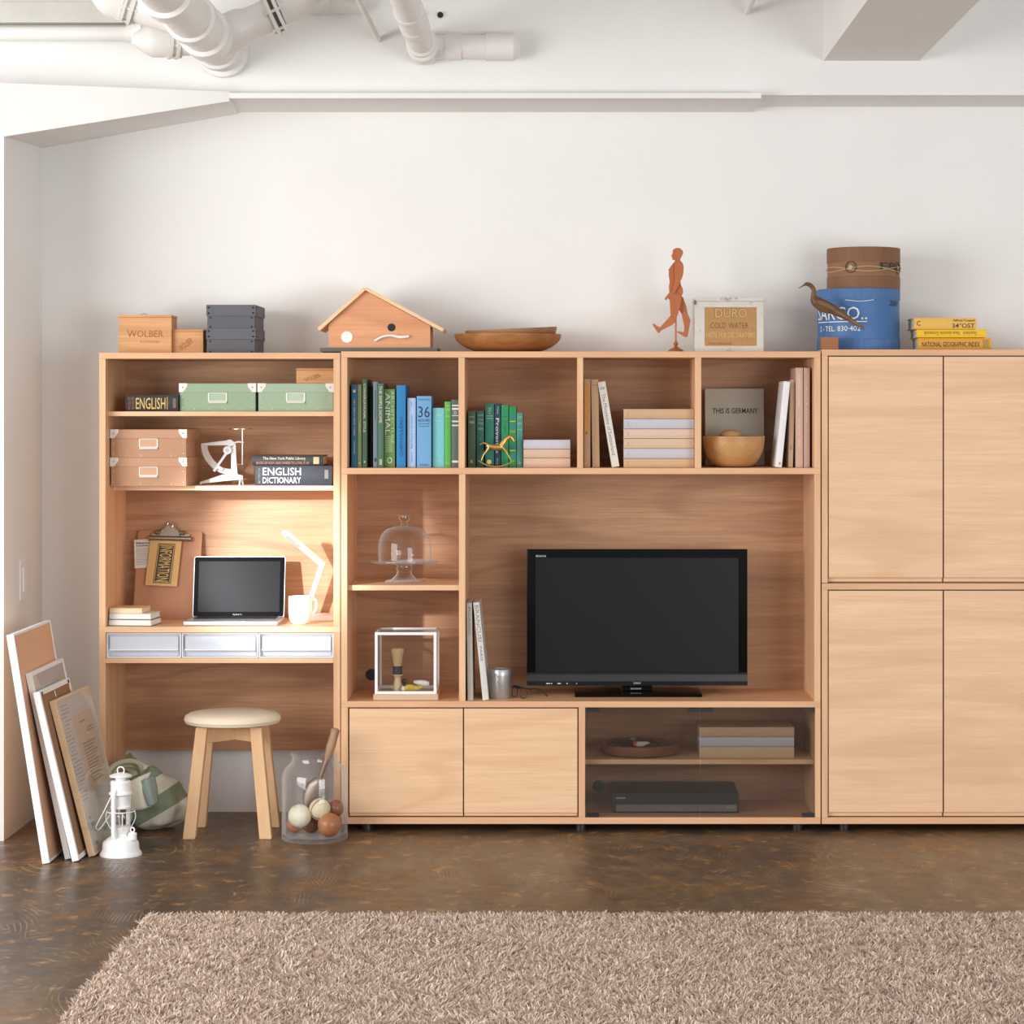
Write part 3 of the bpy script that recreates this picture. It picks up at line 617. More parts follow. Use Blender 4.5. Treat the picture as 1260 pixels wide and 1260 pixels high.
# ================================================================== boxes
def lid_box(name, label, px0, px1, pyt, pyl, pyb, y, D, z0, cm, lidm, group, trim, lab_holder=True, ov=.8):
    xa, xb = X(px0, y), X(px1, y); zt, zl = Z(pyt, y), Z(pyl, y)
    t = thing(name, label, 'box', ((xa+xb)/2, y+D/2, z0), group=group); o = S(ov, y)
    MB().box(xa+o, xb-o, y+o, y+D-o, z0, zt-.004).build('body', cm, t, bevel=.001)
    lid = MB().box(xa, xb, y, y+D, zl, zt).build('lid', lidm, t, bevel=.001)
    return t, xa, xb, zt, zl, lid
CORNER = pm((232, 230, 224), .4, .2, name='white_metal')
def storage(label, px0, px1, pyt, pyl, y, D, z0, col, group):
    cm = pm(col, .65, var=.05, scale=80, bmp=.06); lm = pm(tuple(min(255, c+6) for c in col), .6, var=.05, scale=80)
    t, xa, xb, zt, zl, lid = lid_box('storage_box', label, px0, px1, pyt, pyl, 0, y, D, z0, cm, lm, group, None)
    e = y-.0012; w = S(10, y); h = zt-zl
    for sx, x in ((1, xa), (-1, xb)):
        MB().ext([Vector((x-sx*.0008, e, zt+.0005)), Vector((x+sx*w, e, zt+.0005)), Vector((x+sx*w, e, zt-h*.35)), Vector((x+sx*w*.5, e, zt-h*.98)), Vector((x-sx*.0008, e, zt-h*.98))], (0, .0011, 0)).build('corner', CORNER, lid)
        MB().sph((x+sx*w*.45, e-.0004, zt-h*.45), .0028, 10, 6).build('rivet', METAL, lid, True)
        for zz in (.2, .75): MB().sph((x+sx*w*.42, y+S(.8, y)-.0006, z0+(zl-z0)*zz), .0022, 8, 6).build('rivet', CORNER, t, True)
    for k in range(1, 5): MB().sph((xa+(xb-xa)*k/5, y+S(.8, y)-.0006, z0+(zl-z0)*.12), .0022, 8, 6).build('rivet', CORNER, t, True)
    # wire label holder
    cx = xa+(xb-xa)*.5; hw, z1, z2 = S(11, y), zl-S(1, y), zl-S(11, y); yy = y+S(.8, y)-.0015
    hol = MB()
    for a, b in (((cx-hw, z1), (cx+hw, z1)), ((cx+hw, z1), (cx+hw, z2)), ((cx+hw, z2), (cx-hw, z2)), ((cx-hw, z2), (cx-hw, z1))):
        hol.cyl((a[0], yy, a[1]), (b[0], yy, b[1]), .0024, 8)
    hol.cyl((cx-hw, yy-.003, z2-.005), (cx+hw, yy-.003, z2-.005), .0035, 8)
    hol.build('label_holder', CORNER, t, True)
    MB().box(cx-hw, cx+hw, yy+.0004, yy+.0012, z2, z1).build('card', pm(tuple(min(255, c+22) for c in col), .8), t)
    return t
GRN, TN = (148, 172, 142), (190, 144, 112)
storage('green lidded box in the middle of the top hutch shelf', 220.4, 315, 471.8, 482.7, .1, .27, zs1, GRN, 'green storage boxes')
storage('green lidded box at the right end of the top hutch shelf', 317, 410.6, 471.8, 482.7, .1, .27, zs1, (156, 178, 152), 'green storage boxes')
storage('lower of the two tan lidded boxes on the middle hutch shelf', 135.6, 229.8, 563.2, 574, .075, .315, zs2, TN, 'tan storage boxes')
storage('upper of the two tan lidded boxes on the middle hutch shelf', 135.6, 229.8, 528.4, 539.3, .075, .315, Z(563.2, .075)+.0003, TN, 'tan storage boxes')
CHAR, CHAR2 = pm((92, 92, 98), .7, var=.05, scale=90, bmp=.06, name='charcoal_board'), pm((98, 98, 104), .7, var=.05, scale=90, name='charcoal_lid')
zt0 = Z(434)+.0003
def char_box(label, pyt, pyl, z0):
    t, xa, xb, zt, zl, lid = lid_box('storage_box', label, 253.7, 314.4, pyt, pyl, 0, .1, .27, z0, CHAR, CHAR2, 'charcoal storage boxes', None, ov=1.2)
    h = zt-zl
    for x in (xa+S(3), xb-S(3)):
        for f in (.25, .75): MB().sph((x, .0995, zl+h*f), .0035, 10, 6).build('rivet', BLACK, lid, True)
        for f in (.12, .85): MB().sph((x+(S(2) if x < -1.2 else -S(2)), .1+S(1.2)-.0003, z0+(zl-z0)*f), .0032, 10, 6).build('rivet', BLACK, t, True)
    for w0 in (xa+S(7.5), xb-S(7.5)): MB().box(w0-.0006, w0+.0006, .0994, .1, zl+.001, zt-.001).build('seam', CHAR, lid)
    for yy in (.125, .345):
        for f in (.25, .75): MB().sph((xb+.0003, yy, zl+h*f), .0032, 10, 6).build('rivet', BLACK, lid, True)
char_box('lower charcoal grey lidded box on the hutch', 404, 417.4, zt0)
char_box('upper charcoal grey lidded box on the hutch', 375, 388.7, Z(404, .1)+.0003)
BURN = pm((168, 106, 58), .7, name='burnt_print')
def wood_box(label, px0, px1, pyt, pyb, y, D, z0, m, lid_h, big):
    xa, xb = X(px0, y), X(px1, y); zt = Z(pyt, y); zl = zt-lid_h
    t = thing('wooden_box', label, 'box', ((xa+xb)/2, y+D/2, z0), group='branded wooden boxes'); k = .006
    bd_ = MB().box(xa, xb, y, y+D, z0, zl).build('body', m, t, bevel=.0008)
    MB().box(xa-.001, xb+.001, y-.001, y+D+.001, zl+.0006, zt).build('lid', m, t, bevel=.0008)
    w, h = xb-xa, zl-z0
    if big:
        text('WOLBER', BURN, bd_, (xa+w*.16, y-.0008, z0+h*.45), (w*.69, 0, 0), (0, 0, h*.19), bold=.012)
        text('SCOTLAND', BURN, bd_, (xa+w*.4, y-.0008, z0+h*.3), (w*.38, 0, 0), (0, 0, h*.06))
        MB().tube(bez([(xa+w*.38, y+.03, zt), (xa+w*.46, y+.03, zt+.006), (xa+w*.52, y+.03, zt+.002)], 5), .0015, 6).build('hook', METAL, t, True)
    else:
        text('WOLBER', BURN, bd_, (xa+w*.27, y-.0008, z0+h*.1), (w*.42, 0, h*.42), (-w*.1, 0, h*.24), bold=.012)
wood_box('larger pale wooden box with burnt lettering on the hutch', 146, 211, 387.5, 434, .13, .125, zt0, BOXWOOD, S(3), True)
wood_box('smaller pale wooden box with slanted lettering beside charcoal boxes', 212.2, 250, 405.5, 434, .15, .09, zt0, BOXWOOD, S(2.6), False)
wood_box('small wooden box on top of the right green box', 364.6, 410.5, 453, 0, .13, .1, Z(471.8, .1)+.0003, BOXWOOD, S(2.4), False)
# weathered crate with label
y = .1; xa, xb, z0 = X(855, y), X(939.8, y), Z(432.4)+.0003; zt, zl = Z(366, y), Z(370.8, y)
t = thing('tin_box', 'weathered whitish box with a tan printed label on the display shelf', 'box', ((xa+xb)/2, y+.1, z0))
def weathered():
    m, nt, bs, _, lk = mat('weathered_white'); v = coords(nt, (1, 1, 1))
    c = mixcol(nt, noise(nt, v, 14, 5), lin((196, 192, 182)), lin((222, 220, 212)))
    c = mixcol(nt, ramp(nt, noise(nt, coords(nt, (1, 1, 1)), 26, 6, .7), [(.6, 0), (.72, .85)]), c, lin((140, 96, 66)))
    lk.new(c, bs.inputs['Base Color']); bs.inputs['Roughness'].default_value = .6; return m
def tanlabel():
    m, nt, bs, _, lk = mat('aged_label'); v = coords(nt, (1, 1, 1))
    c = mixcol(nt, noise(nt, v, 70, 6, .75), lin((146, 98, 50)), lin((206, 162, 104)))
    lk.new(c, bs.inputs['Base Color']); bs.inputs['Roughness'].default_value = .6; return m
WEA = weathered()
bo = MB().box(xa, xb, y, y+.2, z0, zl).build('body', WEA, t, bevel=.002)
MB().box(xa-.001, xb+.003, y-.004, y+.203, zl, zt).build('lid', WEA, t, bevel=.002)
MB().box(xa-.003, xa+.004, y-.005, y+.003, zl-.012, zl+.004).build('hinge', DARKWOOD, t)
lb = MB().box(X(867, y), X(931, y), y-.0008, y, Z(425.6, y), Z(378, y)).build('label', tanlabel(), t)
DB = pm((120, 88, 48), .6, name='brown_print'); LB = pm((214, 176, 114), .6, name='pale_print')
def tl(body, a, b, c, d, m, k, **kw): text(body, m, lb, P(a, d, y)+Vector((0, -.0012-k, 0)), (S(b-a, y), 0, 0), (0, 0, S(d-c, y)), **kw)
tl('DURO', 879.6, 919.2, 379, 391.2, DB, 0, bold=.03); tl('DURO', 880.2, 918.8, 379.6, 390.8, LB, .0006, bold=.0)
tl('COLD WATER', 874, 921, 397, 404, DB, 0); tl('PASTE FOR DECORATORS', 869, 929, 409, 415.5, LB, 0); tl('MADE IN ENGLAND', 872, 900, 421.5, 424, DB, 0)
# ================================================================== things on top of the units
zm = Z(432.4)+.0003
# birdhouse
y = .1; D = .19
def b7(u, v, yy=y): return P(380+u/7, 340+v/7, yy)
t = thing('birdhouse', 'cedar birdhouse with a pitched roof and round black hole', 'birdhouse', (X(467, y), y+D/2, zm+.0002))
bp = MB().box(X(393.6, y-.03), X(538, y-.03), y-.03, y+D+.02, zm, zm+S(5.2)).build('base_plate', pm((96, 100, 92), .6, var=.05), t, bevel=.001)
body = [(170, 612), (1045, 612), (1045, 428), (488, 122), (170, 412)]
zb0 = zm+S(5.2)
pts = [b7(u, v) for u, v in body]; pts[0].z = pts[1].z = zb0
MB().ext(pts, (0, D, 0)).build('body', CEDAR, t)
def roofpiece(a, b, n):
    A, B = b7(*a, y-.02), b7(*b, y-.02); d = (B-A).normalized(); up = Vector((-d.z, 0, d.x)); up = up if up.z > 0 else -up
    MB().ext([A, B, B+up*.013, A+up*.013], (0, D+.045, 0)).build('roof_panel', PINE, t, bevel=.001)
roofpiece((488, 118), (92, 470), 0); roofpiece((482, 118), (1150, 478), 1)
q = b7(712, 440); MB().cyl(q, q-Vector((0, .0012, 0)), S(4.9), 28).build('entrance_hole', BLACK, t)
q = b7(328, 523); MB().cyl(q, q-Vector((0, .002, 0)), S(7.1), 32).build('disc', WHITE, t, True)
pts = bez([b7(565, 556, y-.012), b7(635, 520, y-.016), b7(710, 510, y-.016), b7(790, 524, y-.014), b7(862, 517, y-.01)], 5)
MB().tube(pts, lerp_list([.0035, .0042, .0042, .006, .0045], 5), 8).build('perch_twig', WHITE, t, True)
MB().cyl(b7(800, 522, y), b7(800, 522, y-.016), .003, 8).build('perch_peg', WHITE, t, True)
# bowls
def shell(prof_out, th):
    return prof_out+[(max(r-th, 0), z+(th if i == 0 else 0)) for i, (r, z) in reversed(list(enumerate(prof_out)))]
def bowl_prof(R, h, foot, n=9, p=1.8):
    pr = [(0, 0), (foot, 0)]
    for i in range(1, n+1):
        a = i/n*PI/2; pr.append((foot+(R-foot)*math.sin(a)**.95, h*(1-math.cos(a))**.92))
    inner = [(max(r-.006, 0), z+.007) for r, z in pr[1:-1]]
    return pr+[(R-.007, h)]+inner[::-1]+[(0, .007)]
t = thing('wooden_bowl', 'wide shallow brown wooden bowl on the display shelf', 'bowl', (X(625, .22), .22, zm))
MB().lathe(bowl_prof(S(65.8, .22), S(22.5, .22), S(24, .22), p=1.7), (X(625, .22), .22, zm), 48).build('bowl', BOWLWOOD, t, True)
t = thing('wooden_bowl', 'smaller brown wooden bowl tilted inside the wide bowl', 'bowl', (X(630, .22), .22, zm+.016), (math.radians(2), math.radians(-2.6), 0), local=True)
MB().lathe(bowl_prof(S(56.6, .22), S(24.5, .22), S(20, .22), p=1.6), (0, 0, 0), 48).build('bowl', wood('bowl_wood_worn', (178, 132, 90), (128, 88, 54), 'x', .8, .5), t, True)
# walking figure
y = .12
def fg(pts, yy): return [(790+u/7.41, 295+v/7.41) for u, v in pts]
t = thing('wooden_figure', 'flat reddish wooden walking man on a turned stand', 'figurine', (X(831.6, y), y, zm))
parts = [
 ('torso', 0, [(283,90),(310,75),(345,75),(372,100),(375,125),(360,155),(350,175),(350,190),(372,215),(380,250),(378,300),(365,350),(350,375),(355,410),(372,445),(375,480),(365,505),(345,520),(300,530),(255,520),(250,490),(245,430),(252,380),(243,320),(245,285),(240,275),(270,230),(300,195),(298,185),(277,180),(275,160),(268,145),(278,125)]),
 ('arm', -.009, [(310,195),(345,190),(375,220),(378,300),(360,350),(345,400),(300,480),(285,495),(262,515),(250,545),(235,540),(240,520),(222,550),(208,548),(210,530),(245,485),(270,470),(285,430),(300,370),(295,280),(300,230)]),
 ('front_thigh', -.008, [(250,500),(300,490),(365,505),(350,600),(325,690),(310,715),(275,705),(258,680),(255,600)]),
 ('front_shin', -.001, [(265,685),(290,675),(320,690),(310,740),(280,775),(180,825),(152,853),(135,835),(97,775),(105,760),(135,785),(165,798),(190,770)]),
 ('rear_thigh', .008, [(340,520),(372,520),(405,610),(415,680),(390,690),(365,680),(340,640)]),
 ('rear_shin', .001, [(362,670),(390,655),(415,670),(443,735),(425,830),(418,880),(402,892),(370,872),(320,845),(322,832),(360,840),(385,840),(385,790),(370,720)]),
]
for n, dy, pl in parts: MB().pxpoly(fg(pl, y), y+dy, .008).build(n, REDWOOD, t, bevel=.0008)
for u, v, dy in ((322, 372, -.0095), (300, 490, -.0095), (390, 663, .0005), (292, 690, -.0085)):
    q = P(790+u/7.41, 295+v/7.41, y+dy); MB().sph(q, .0018, 8, 6).build('pin', METAL, t, True)
pxx = X(790+308/7.41, y+.004)
MB().cyl((pxx, y+.004, zm+.02), (pxx, y+.004, Z(295+640/7.41, y)), .0032, 10).build('rod', REDWOOD, t, True)
s7 = S(1/7.41, y)
MB().lathe([(0, 0), (72*s7, 0), (72*s7, 14*s7), (60*s7, 26*s7), (30*s7, 42*s7), (15*s7, 52*s7), (13*s7, 58*s7), (22*s7, 68*s7), (22*s7, 82*s7), (12*s7, 94*s7), (0, 97*s7)], (pxx, y+.004, zm), 28).build('stand', pm((160, 84, 46), .3, name='varnish'), t, True)
# drums
def drum(name, label, cpx, rpx, pyt, pyl, pyband, z0, cm, dark, y0=.22):
    cx, R = X(cpx, y0), S(rpx, y0); zt, zl, zbd = Z(pyt, y0), Z(pyl, y0), Z(pyband, y0)
    t = thing(name, label, 'box', (cx, y0, z0))
    MB().lathe([(0, z0), (R*.985, z0), (R*.985, zt-.004), (0, zt-.004)], (cx, y0, 0), 56).build('body', cm, t, True)
    MB().lathe([(R*.985, zl), (R*1.003, zl), (R*1.003, zt), (R*.99, zt+.002), (0, zt+.002)], (cx, y0, 0), 56).build('lid', dark, t, True)
    MB().lathe([(R*.985, z0+.0005), (R*1.0, z0+.0005), (R*1.0, zbd), (R*.985, zbd+.001)], (cx, y0, 0), 56).build('band', dark, t, True)
    def on(a, z, k=1.002): return Vector((cx+R*k*math.sin(a), y0-R*k*math.cos(a), z))
    return t, on, R, zt, zl
def fibre(name, c1_, c2_, k=24):
    m, nt, bs, _, lk = mat(name); c = mixcol(nt, noise(nt, coords(nt, (k, k, 3)), 3, 5, .6), lin(c1_), lin(c2_)); lk.new(c, bs.inputs['Base Color']); bs.inputs['Roughness'].default_value = .6
    bump(nt, bs, noise(nt, coords(nt, (k, k, 2)), 3, 4), .35, .003); return m
t, on, R, zt, zl = drum('round_box', 'large blue round drum box with white lettering', 1056.2, 50.8, 357.5, 370, 418, zc, pm((66, 112, 168), .5, var=.08, scale=10, name='blue_board'), fibre('blue_fibre', (58, 100, 152), (84, 128, 180)))
dg = math.radians
def dtext(body, a0, a1, p0, p1, m, fnon, **kw):
    za, zb_ = Z(p1, .22), Z(p0, .22)
    text(body, m, t, 0, 0, 0, fn=lambda u, v: fnon(dg(a0+(a1-a0)*u), za+(zb_-za)*v), cuts=2, **kw)
dtext('SARCO..', -80, 5, 379.5, 395, WHITEINK, on)
MBl = MB(); n = 16
for i in range(n):
    a0, a1 = dg(-80+85*i/n), dg(-80+85*(i+1)/n); MBl.quad(on(a0, Z(398, .22)), on(a1, Z(398, .22)), on(a1, Z(397, .22)), on(a0, Z(397, .22)))
MBl.build('underline', WHITEINK, t)
dtext('2 - TEL. 830·402', -72, -4, 402.6, 408.8, WHITEINK, on)
dtext('200', 40, 62, 371.5, 378, INK, on, shear=.3)
MB().tube(bez([on(dg(-25), Z(371, .22), 1.0), on(dg(-22), Z(371.5, .22), 1.02), on(dg(-5), Z(373, .22), 1.03), on(dg(12), Z(371.5, .22), 1.02), on(dg(14), Z(370.5, .22), 1.0)], 5), .0012, 6).build('cord', WHITEINK, t, True)
zbt = Z(357.5, .22)+.0025
t, on, R, zt, zl = drum('round_box', 'smaller brown round drum box tied with string on the blue drum', 1062.4, 44.8, 307, 324, 342, zbt, pm((142, 100, 68), .65, var=.12, scale=16, name='brown_board'), fibre('brown_fibre', (112, 74, 48), (140, 98, 66)))
dtext('FRAGILE', 20, 150, 325.4, 334, pm((46, 48, 48), .6), on, bold=.015)
mid = Z(332, .22)
for ph in (0, 1):
    pts = [on(dg(-100+200*i/24), mid+(.009*math.sin(i/24*3*PI+ph*PI)-.003), 1.012) for i in range(25)]
    MB().tube(pts, .0012, 6).build('string', pm((206, 184, 146), .8), t, True)
for a_ in (-27, 62):
    c, d = on(dg(a_), Z(331, .22), .995), on(dg(a_), Z(331, .22), 1.012); w = MB().cyl(c, d, .008, 18).build('washer', pm((150, 146, 138), .55, .5), t, True)
    MB().ring(on(dg(a_), Z(331, .22), 1.001), .02, .002, (d-c), 24, 6).build('wear_ring', pm((104, 72, 50), .7), t, True)
# carved bird
y = .03
def b4(u, v, yy=y): return P(970+u/4.667, 295+v/4.667, yy)
t = thing('carved_bird', 'slender brown carved bird on a small wooden block', 'figurine', (X(1020.6, .03), .05, zc))
xa, xb = X(1010.2, .02), X(1031, .02)
MB().box(xa, xb, .005, .055, zc, Z(415, .02)).build('block', wood('walnut_block', (168, 104, 60), (130, 76, 42), 'x', .6), t, bevel=.001)
MB().cyl(b4(236, 570, .03), b4(222, 400, .03), .001, 8).build('leg_wire', DARKWOOD, t, True)
sp_ = [(57, 280, 1.5), (85, 264, 4), (105, 254, 11), (130, 264, 13), (147, 292, 13), (146, 322, 17), (160, 352, 32), (205, 382, 37), (265, 405, 28), (335, 446, 17), (395, 484, 10), (440, 511, 4)]
pts = bez([b4(u, v, .03) for u, v, r in sp_], 5); rr = lerp_list([S(r/4.667) for u, v, r in sp_], 5)
BIRD = wood('carved_wood', (136, 98, 60), (58, 42, 28), 'x', 1.0, .45, 60)
MB().tube(pts, rr, 14, flat=.8).build('body', BIRD, t, True)
for u, v in ((108, 250),): MB().sph(b4(u, v, .03-S(9/4.667)), .0012, 8, 6).build('eye', BLACK, t, True)
for sgn in (-1, 1):
    pts = bez([b4(165, 350, .03+sgn*.016), b4(215, 375, .03+sgn*.019), b4(300, 425, .03+sgn*.012), b4(360, 462, .03+sgn*.008)], 5)
    MB().tube(pts, lerp_list([.004, .011, .008, .002], 5), 10, flat=.4).build('wing', BIRD, t, True)
# ================================================================== hutch and desk things
# letter scale
y = .24
def l14(u, v, yy=y): return P(235+u/14, 515+v/14, yy)
t = thing('letter_scale', 'white enamel quadrant letter scale on the middle hutch shelf', 'scale', (X(270, y), y, zs2))
fr = MB()
outer = [l14(*p) for p in [(170,430),(180,530),(205,630),(250,715),(310,795),(400,880),(500,935),(600,960),(700,972)]]
inner = [l14(*p) for p in [(280,460),(290,540),(320,610),(360,675),(410,740),(480,800),(550,845),(610,862),(690,870)]]
for i in range(8): fr.ext([outer[i], outer[i+1], inner[i+1], inner[i]], (0, .006, 0))
fr.build('dial', pm((226, 222, 214), .4, var=.08, scale=90), t)
fr = MB()
for pl in ([(170,430),(610,378),(650,362),(690,365),(740,405),(770,450),(700,500),(620,462),(280,465)], [(690,470),(770,450),(780,700),(800,975),(690,975)], [(150,1095),(540,965),(700,955),(800,960),(890,985),(890,1025),(830,1052),(500,1085),(160,1128)]):
    fr.ext([l14(u, v, y-.002) for u, v in pl], (0, .01, 0))
fr.build('frame', WHITEM, t, bevel=.001)
for (u0, v0, u1, dy) in ((850, 1040, 835, -.03), (875, 1035, 897, .03), (165, 1105, 160, 0)):
    a = l14(u0, v0, y); b = l14(u1, 1160, y+dy); b.z = zs2+.0015; MB().tube([a, b], [.004, .003], 8).build('foot', WHITEM, t, True)
q = l14(630, 545, y-.006); MB().cyl(q, q-Vector((0, .008, 0)), S(5.2), 24).build('pivot', WHITEM, t, True)
MB().cyl(q-Vector((0, .008, 0)), q-Vector((0, .01, 0)), S(2.2), 16).build('screw', METAL, t, True)
a, b = l14(615, 590, y-.01), l14(392, 908, y-.01); d = (b-a).normalized(); w = Vector((d.z, 0, -d.x))
MB().obox((a+b)/2, (b-a)/2, w*.0045, Vector((0, .002, 0))).build('pointer', WHITEM, t, bevel=.0008)
q = l14(490, 850, y-.008); MB().obox(q, d*.006, w*.014, Vector((0, .002, 0))).build('clip', WHITEM, t)
MB().tube(bez([l14(740, 420, y), l14(820, 400, y-.002), l14(905, 415, y-.003)], 4), .0032, 8).build('arm', WHITEM, t, True)
MB().cyl(l14(885, 190, y), l14(885, 795, y), .0024, 8).build('rod', METAL, t, True)
MB().cyl(l14(755, 795, y), l14(885, 790, y), .0022, 8).build('link', METAL, t, True)
q = l14(852, 180, y); e = Vector((S(15), 0, S(.9)))
MB().tube([q-Vector((.0, 0, .001)), q+Vector((0, 0, .0015))], S(15), 28).build('pan', METAL, t, True)
# clipboard
CB = thing('clipboard', 'brown hardboard clipboard with metal clip leaning in desk corner', 'clipboard', (X(203, .3), .3, zdk), (math.radians(-14), math.radians(1.2), math.radians(0)), local=True)
k = S(1, .34)
bwid, bhgt = 79*k, 111*k
BRD = pm((186, 132, 98), .6, var=.1, scale=60, name='hardboard')
pts = []
for cx_, cz_, a0 in ((bwid/2-.012, bhgt-.012, 0), (-bwid/2+.012, bhgt-.012, 90)):
    for i in range(5): a = math.radians(a0+90*i/4); pts.append(Vector((cx_+.012*math.cos(a), 0, cz_+.012*math.sin(a))))
pts += [Vector((-bwid/2, 0, 0)), Vector((bwid/2, 0, 0))]
MB().ext(pts, (0, .004, 0)).build('board', BRD, CB)
CLIPM = pm((150, 140, 122), .35, .8, .12, 40, name='aged_steel')
cz = bhgt-16*k
def cl(px, up): return Vector(((px-203)*k, 0, bhgt-(up-656)*k))
MB().tube([cl(178, 666.5)+Vector((0, -.014, 0)), cl(230, 666.5)+Vector((0, -.014, 0))], 3.1*k, 14).build('clip_bar', CLIPM, CB, True)
MB().ext([cl(*p)+Vector((0, -.016, 0)) for p in [(190,665),(216,665),(214,657),(209,653),(207,650),(199,650),(197,653),(192,657)]], (0, .004, 0)).build('clip_plate', CLIPM, CB, bevel=.0008)
MB().ring(cl(203, 649.5)+Vector((0, -.014, 0)), 3.4*k, 1.2*k, (0, 1, 0), 20, 8).build('clip_ring', METAL, CB, True)
for px in (188.5, 218):
    mb = MB(); c = cl(px, 659)
    mb.tube([c+Vector((-3.6*k+i*7.2*k/40, -.008+2.2*k*math.sin(i*.95), 2.2*k*math.cos(i*.95))) for i in range(41)], .8*k, 6); mb.build('spring', CLIPM, CB, True)
MB().box((180-203)*k, (228-203)*k, -.009, 0, bhgt-10*k, bhgt-4*k).build('clip_base', CLIPM, CB, bevel=.001)
# cards held by the clip (they hang at the board's slope)
def cb_world(px, up, off): return CB.matrix_basis @ (cl(px, up)+Vector((0, off, 0)))
c7 = lambda u, v: (130+u/9.33, 640+v/9.33)
KR = pm((222, 180, 120), .75, var=.12, scale=20, name='kraft_card')
def card(label, quad, off, m, th=.001, nm='card'):
    w = [cb_world(*c7(*q), off) for q in quad]; n = (w[1]-w[0]).cross(w[3]-w[0]).normalized(); n = n if n.y < 0 else -n
    t = thing(nm, label, 'card', (w[2]+w[3])/2)
    MB().ext(w, -n*th).build('sheet', m, t)
    return t, w, n
t, w, n = card('white printed note tucked behind the kraft card on clipboard', [(270, 265), (500, 250), (480, 585), (300, 600)], -.004, pm((226, 220, 212), .8))
def cq(pts, off): return [cb_world(*c7(*q), off) for q in pts]
a = cq([(300, 318), (450, 308), (300, 295)], -.0062); text('Refinements', INK, t, a[0], a[1]-a[0], a[2]-a[0], bold=.01)
a = cq([(303, 348), (440, 338), (303, 328)], -.0062); text('for the kitchen', INK, t, a[0], a[1]-a[0], a[2]-a[0], bold=.01)
for i in range(11):
    v = 375+i*18; a = cq([(306+i*1.2, v), (450, v-6), (450, v-12), (306+i*1.2, v-6)], -.0062); MB().quad(*a).build('text_line', pm((186, 180, 174), .8), t)
t, w, n = card('kraft card with a black and gold panel hanging from the clipboard', [(465, 268), (825, 280), (800, 805), (435, 795)], -.013, KR)
def panel(m, q, off): MB().quad(*cq(q, off)).build('print_panel', m, t)
BKP = pm((62, 54, 42), .5, name='black_panel')
panel(BKP, [(560, 308), (755, 312), (728, 772), (525, 768)], -.0148)
panel(GOLDINK, [(567, 320), (748, 323), (720, 762), (533, 758)], -.0151); panel(BKP, [(573, 327), (741, 330), (713, 755), (540, 751)], -.0154)
a = cq([(592, 335), (560, 745), (728, 338)], -.0158); text('INFORMATION', GOLDINK, t, a[0], a[1]-a[0], a[2]-a[0])
# laptop
y0 = .04; lw, ld = S(115.5, y0), .225
t = thing('laptop', 'open silver laptop with a dark screen on the desk', 'laptop', (X(225.5, y0)+lw/2, y0+ld/2, zdk))
xa, xb = X(225.5, y0), X(225.5, y0)+lw
ALU = pm((212, 212, 214), .35, .6, .03, name='aluminium')
ba = MB().box(xa, xb, y0, y0+ld, zdk+.001, zdk+.016).build('base', ALU, t, bevel=.003)
MB().box(xa+.02, xb-.02, y0+.095, y0+.205, zdk+.0155, zdk+.0165).build('keyboard_well', BLACK, t)
key = MB()
for r in range(6):
    nk = 14
    for c in range(nk):
        kx = xa+.022+c*(lw-.044)/nk; ky = y0+.098+r*.0175
        key.box(kx+.001, kx+(lw-.044)/nk-.001, ky, ky+.0145, zdk+.0165, zdk+.0182)
tag(key.build('keys', pm((40, 40, 42), .5), ba), kind='stuff')
MB().box(xa+lw*.34, xa+lw*.66, y0+.012, y0+.085, zdk+.0158, zdk+.0163).build('trackpad', pm((196, 196, 198), .3, .4), t)
hy = y0+ld-.01; lh = S(74, .27)-.002; tl_ = math.radians(12)
up = Vector((0, math.sin(tl_), math.cos(tl_))); nn = Vector((0, -math.cos(tl_), math.sin(tl_)))
o0 = Vector((xa, hy, zdk+.014)); ex = Vector((lw, 0, 0)); lh = lh/math.cos(tl_)
def scr(u, v, k=0): return o0+ex*u+up*lh*v+nn*k
def rquad(u0, u1, v0, v1, r, k):
    pts = []
    for cu, cv_, a0 in ((u1, v1, 0), (u0, v1, 90), (u0, v0, 180), (u1, v0, 270)):
        for i in range(5):
            a = math.radians(a0+22.5*i); du = (r/lw)*(math.cos(a)-(1 if a0 in (0, 270) else -1)); dv = (r/lh)*(math.sin(a)-(1 if a0 in (0, 90) else -1))
            pts.append(scr(cu+du, cv_+dv, k))
    return pts
lid = MB().ext(rquad(0, 1, 0, 1, .008, 0), -nn*.006).build('screen_lid', ALU, t)
MB().ext(rquad(.006, .994, .01, .99, .006, .0006), -nn*.0005).build('bezel', pm((14, 14, 16), .15, var=.02, name='bezel_gloss', spec=.15), lid)
MB().ext(rquad(.055, .945, .085, .92, .0005, .0010), -nn*.0004).build('display', pm((10, 10, 11), .3, var=.03, scale=3, name='display_dark', spec=.2), lid)
text('MacBook Pro', pm((180, 180, 182), .5), lid, scr(.44, .03, .0014), scr(.54, .03, .0014)-scr(.44, .03, .0014), up*lh*.025)
# mug
y = .115; cx = X(369.5, y); k = S(1, y)
t = thing('mug', 'white rounded ceramic mug on the desk', 'mug', (cx, y, zdk))
h = 34.4*k
MB().lathe([(0, 0), (8*k, 0), (11*k, 2*k), (13.6*k, 7*k), (14.5*k, 14*k), (14.5*k, h), (13.4*k, h), (13.2*k, 12*k), (9*k, 3*k), (0, 2.4*k)], (cx, y, zdk), 40).build('cup', WHITEM, t, True)
pts = bez([(cx+13.5*k, y, zdk+30*k), (cx+18*k, y, zdk+30.5*k), (cx+20*k, y, zdk+25*k), (cx+18.5*k, y, zdk+17*k), (cx+13.5*k, y, zdk+12*k)], 6)
MB().tube(pts, 1.6*k, 10).build('handle', WHITEM, t, True)
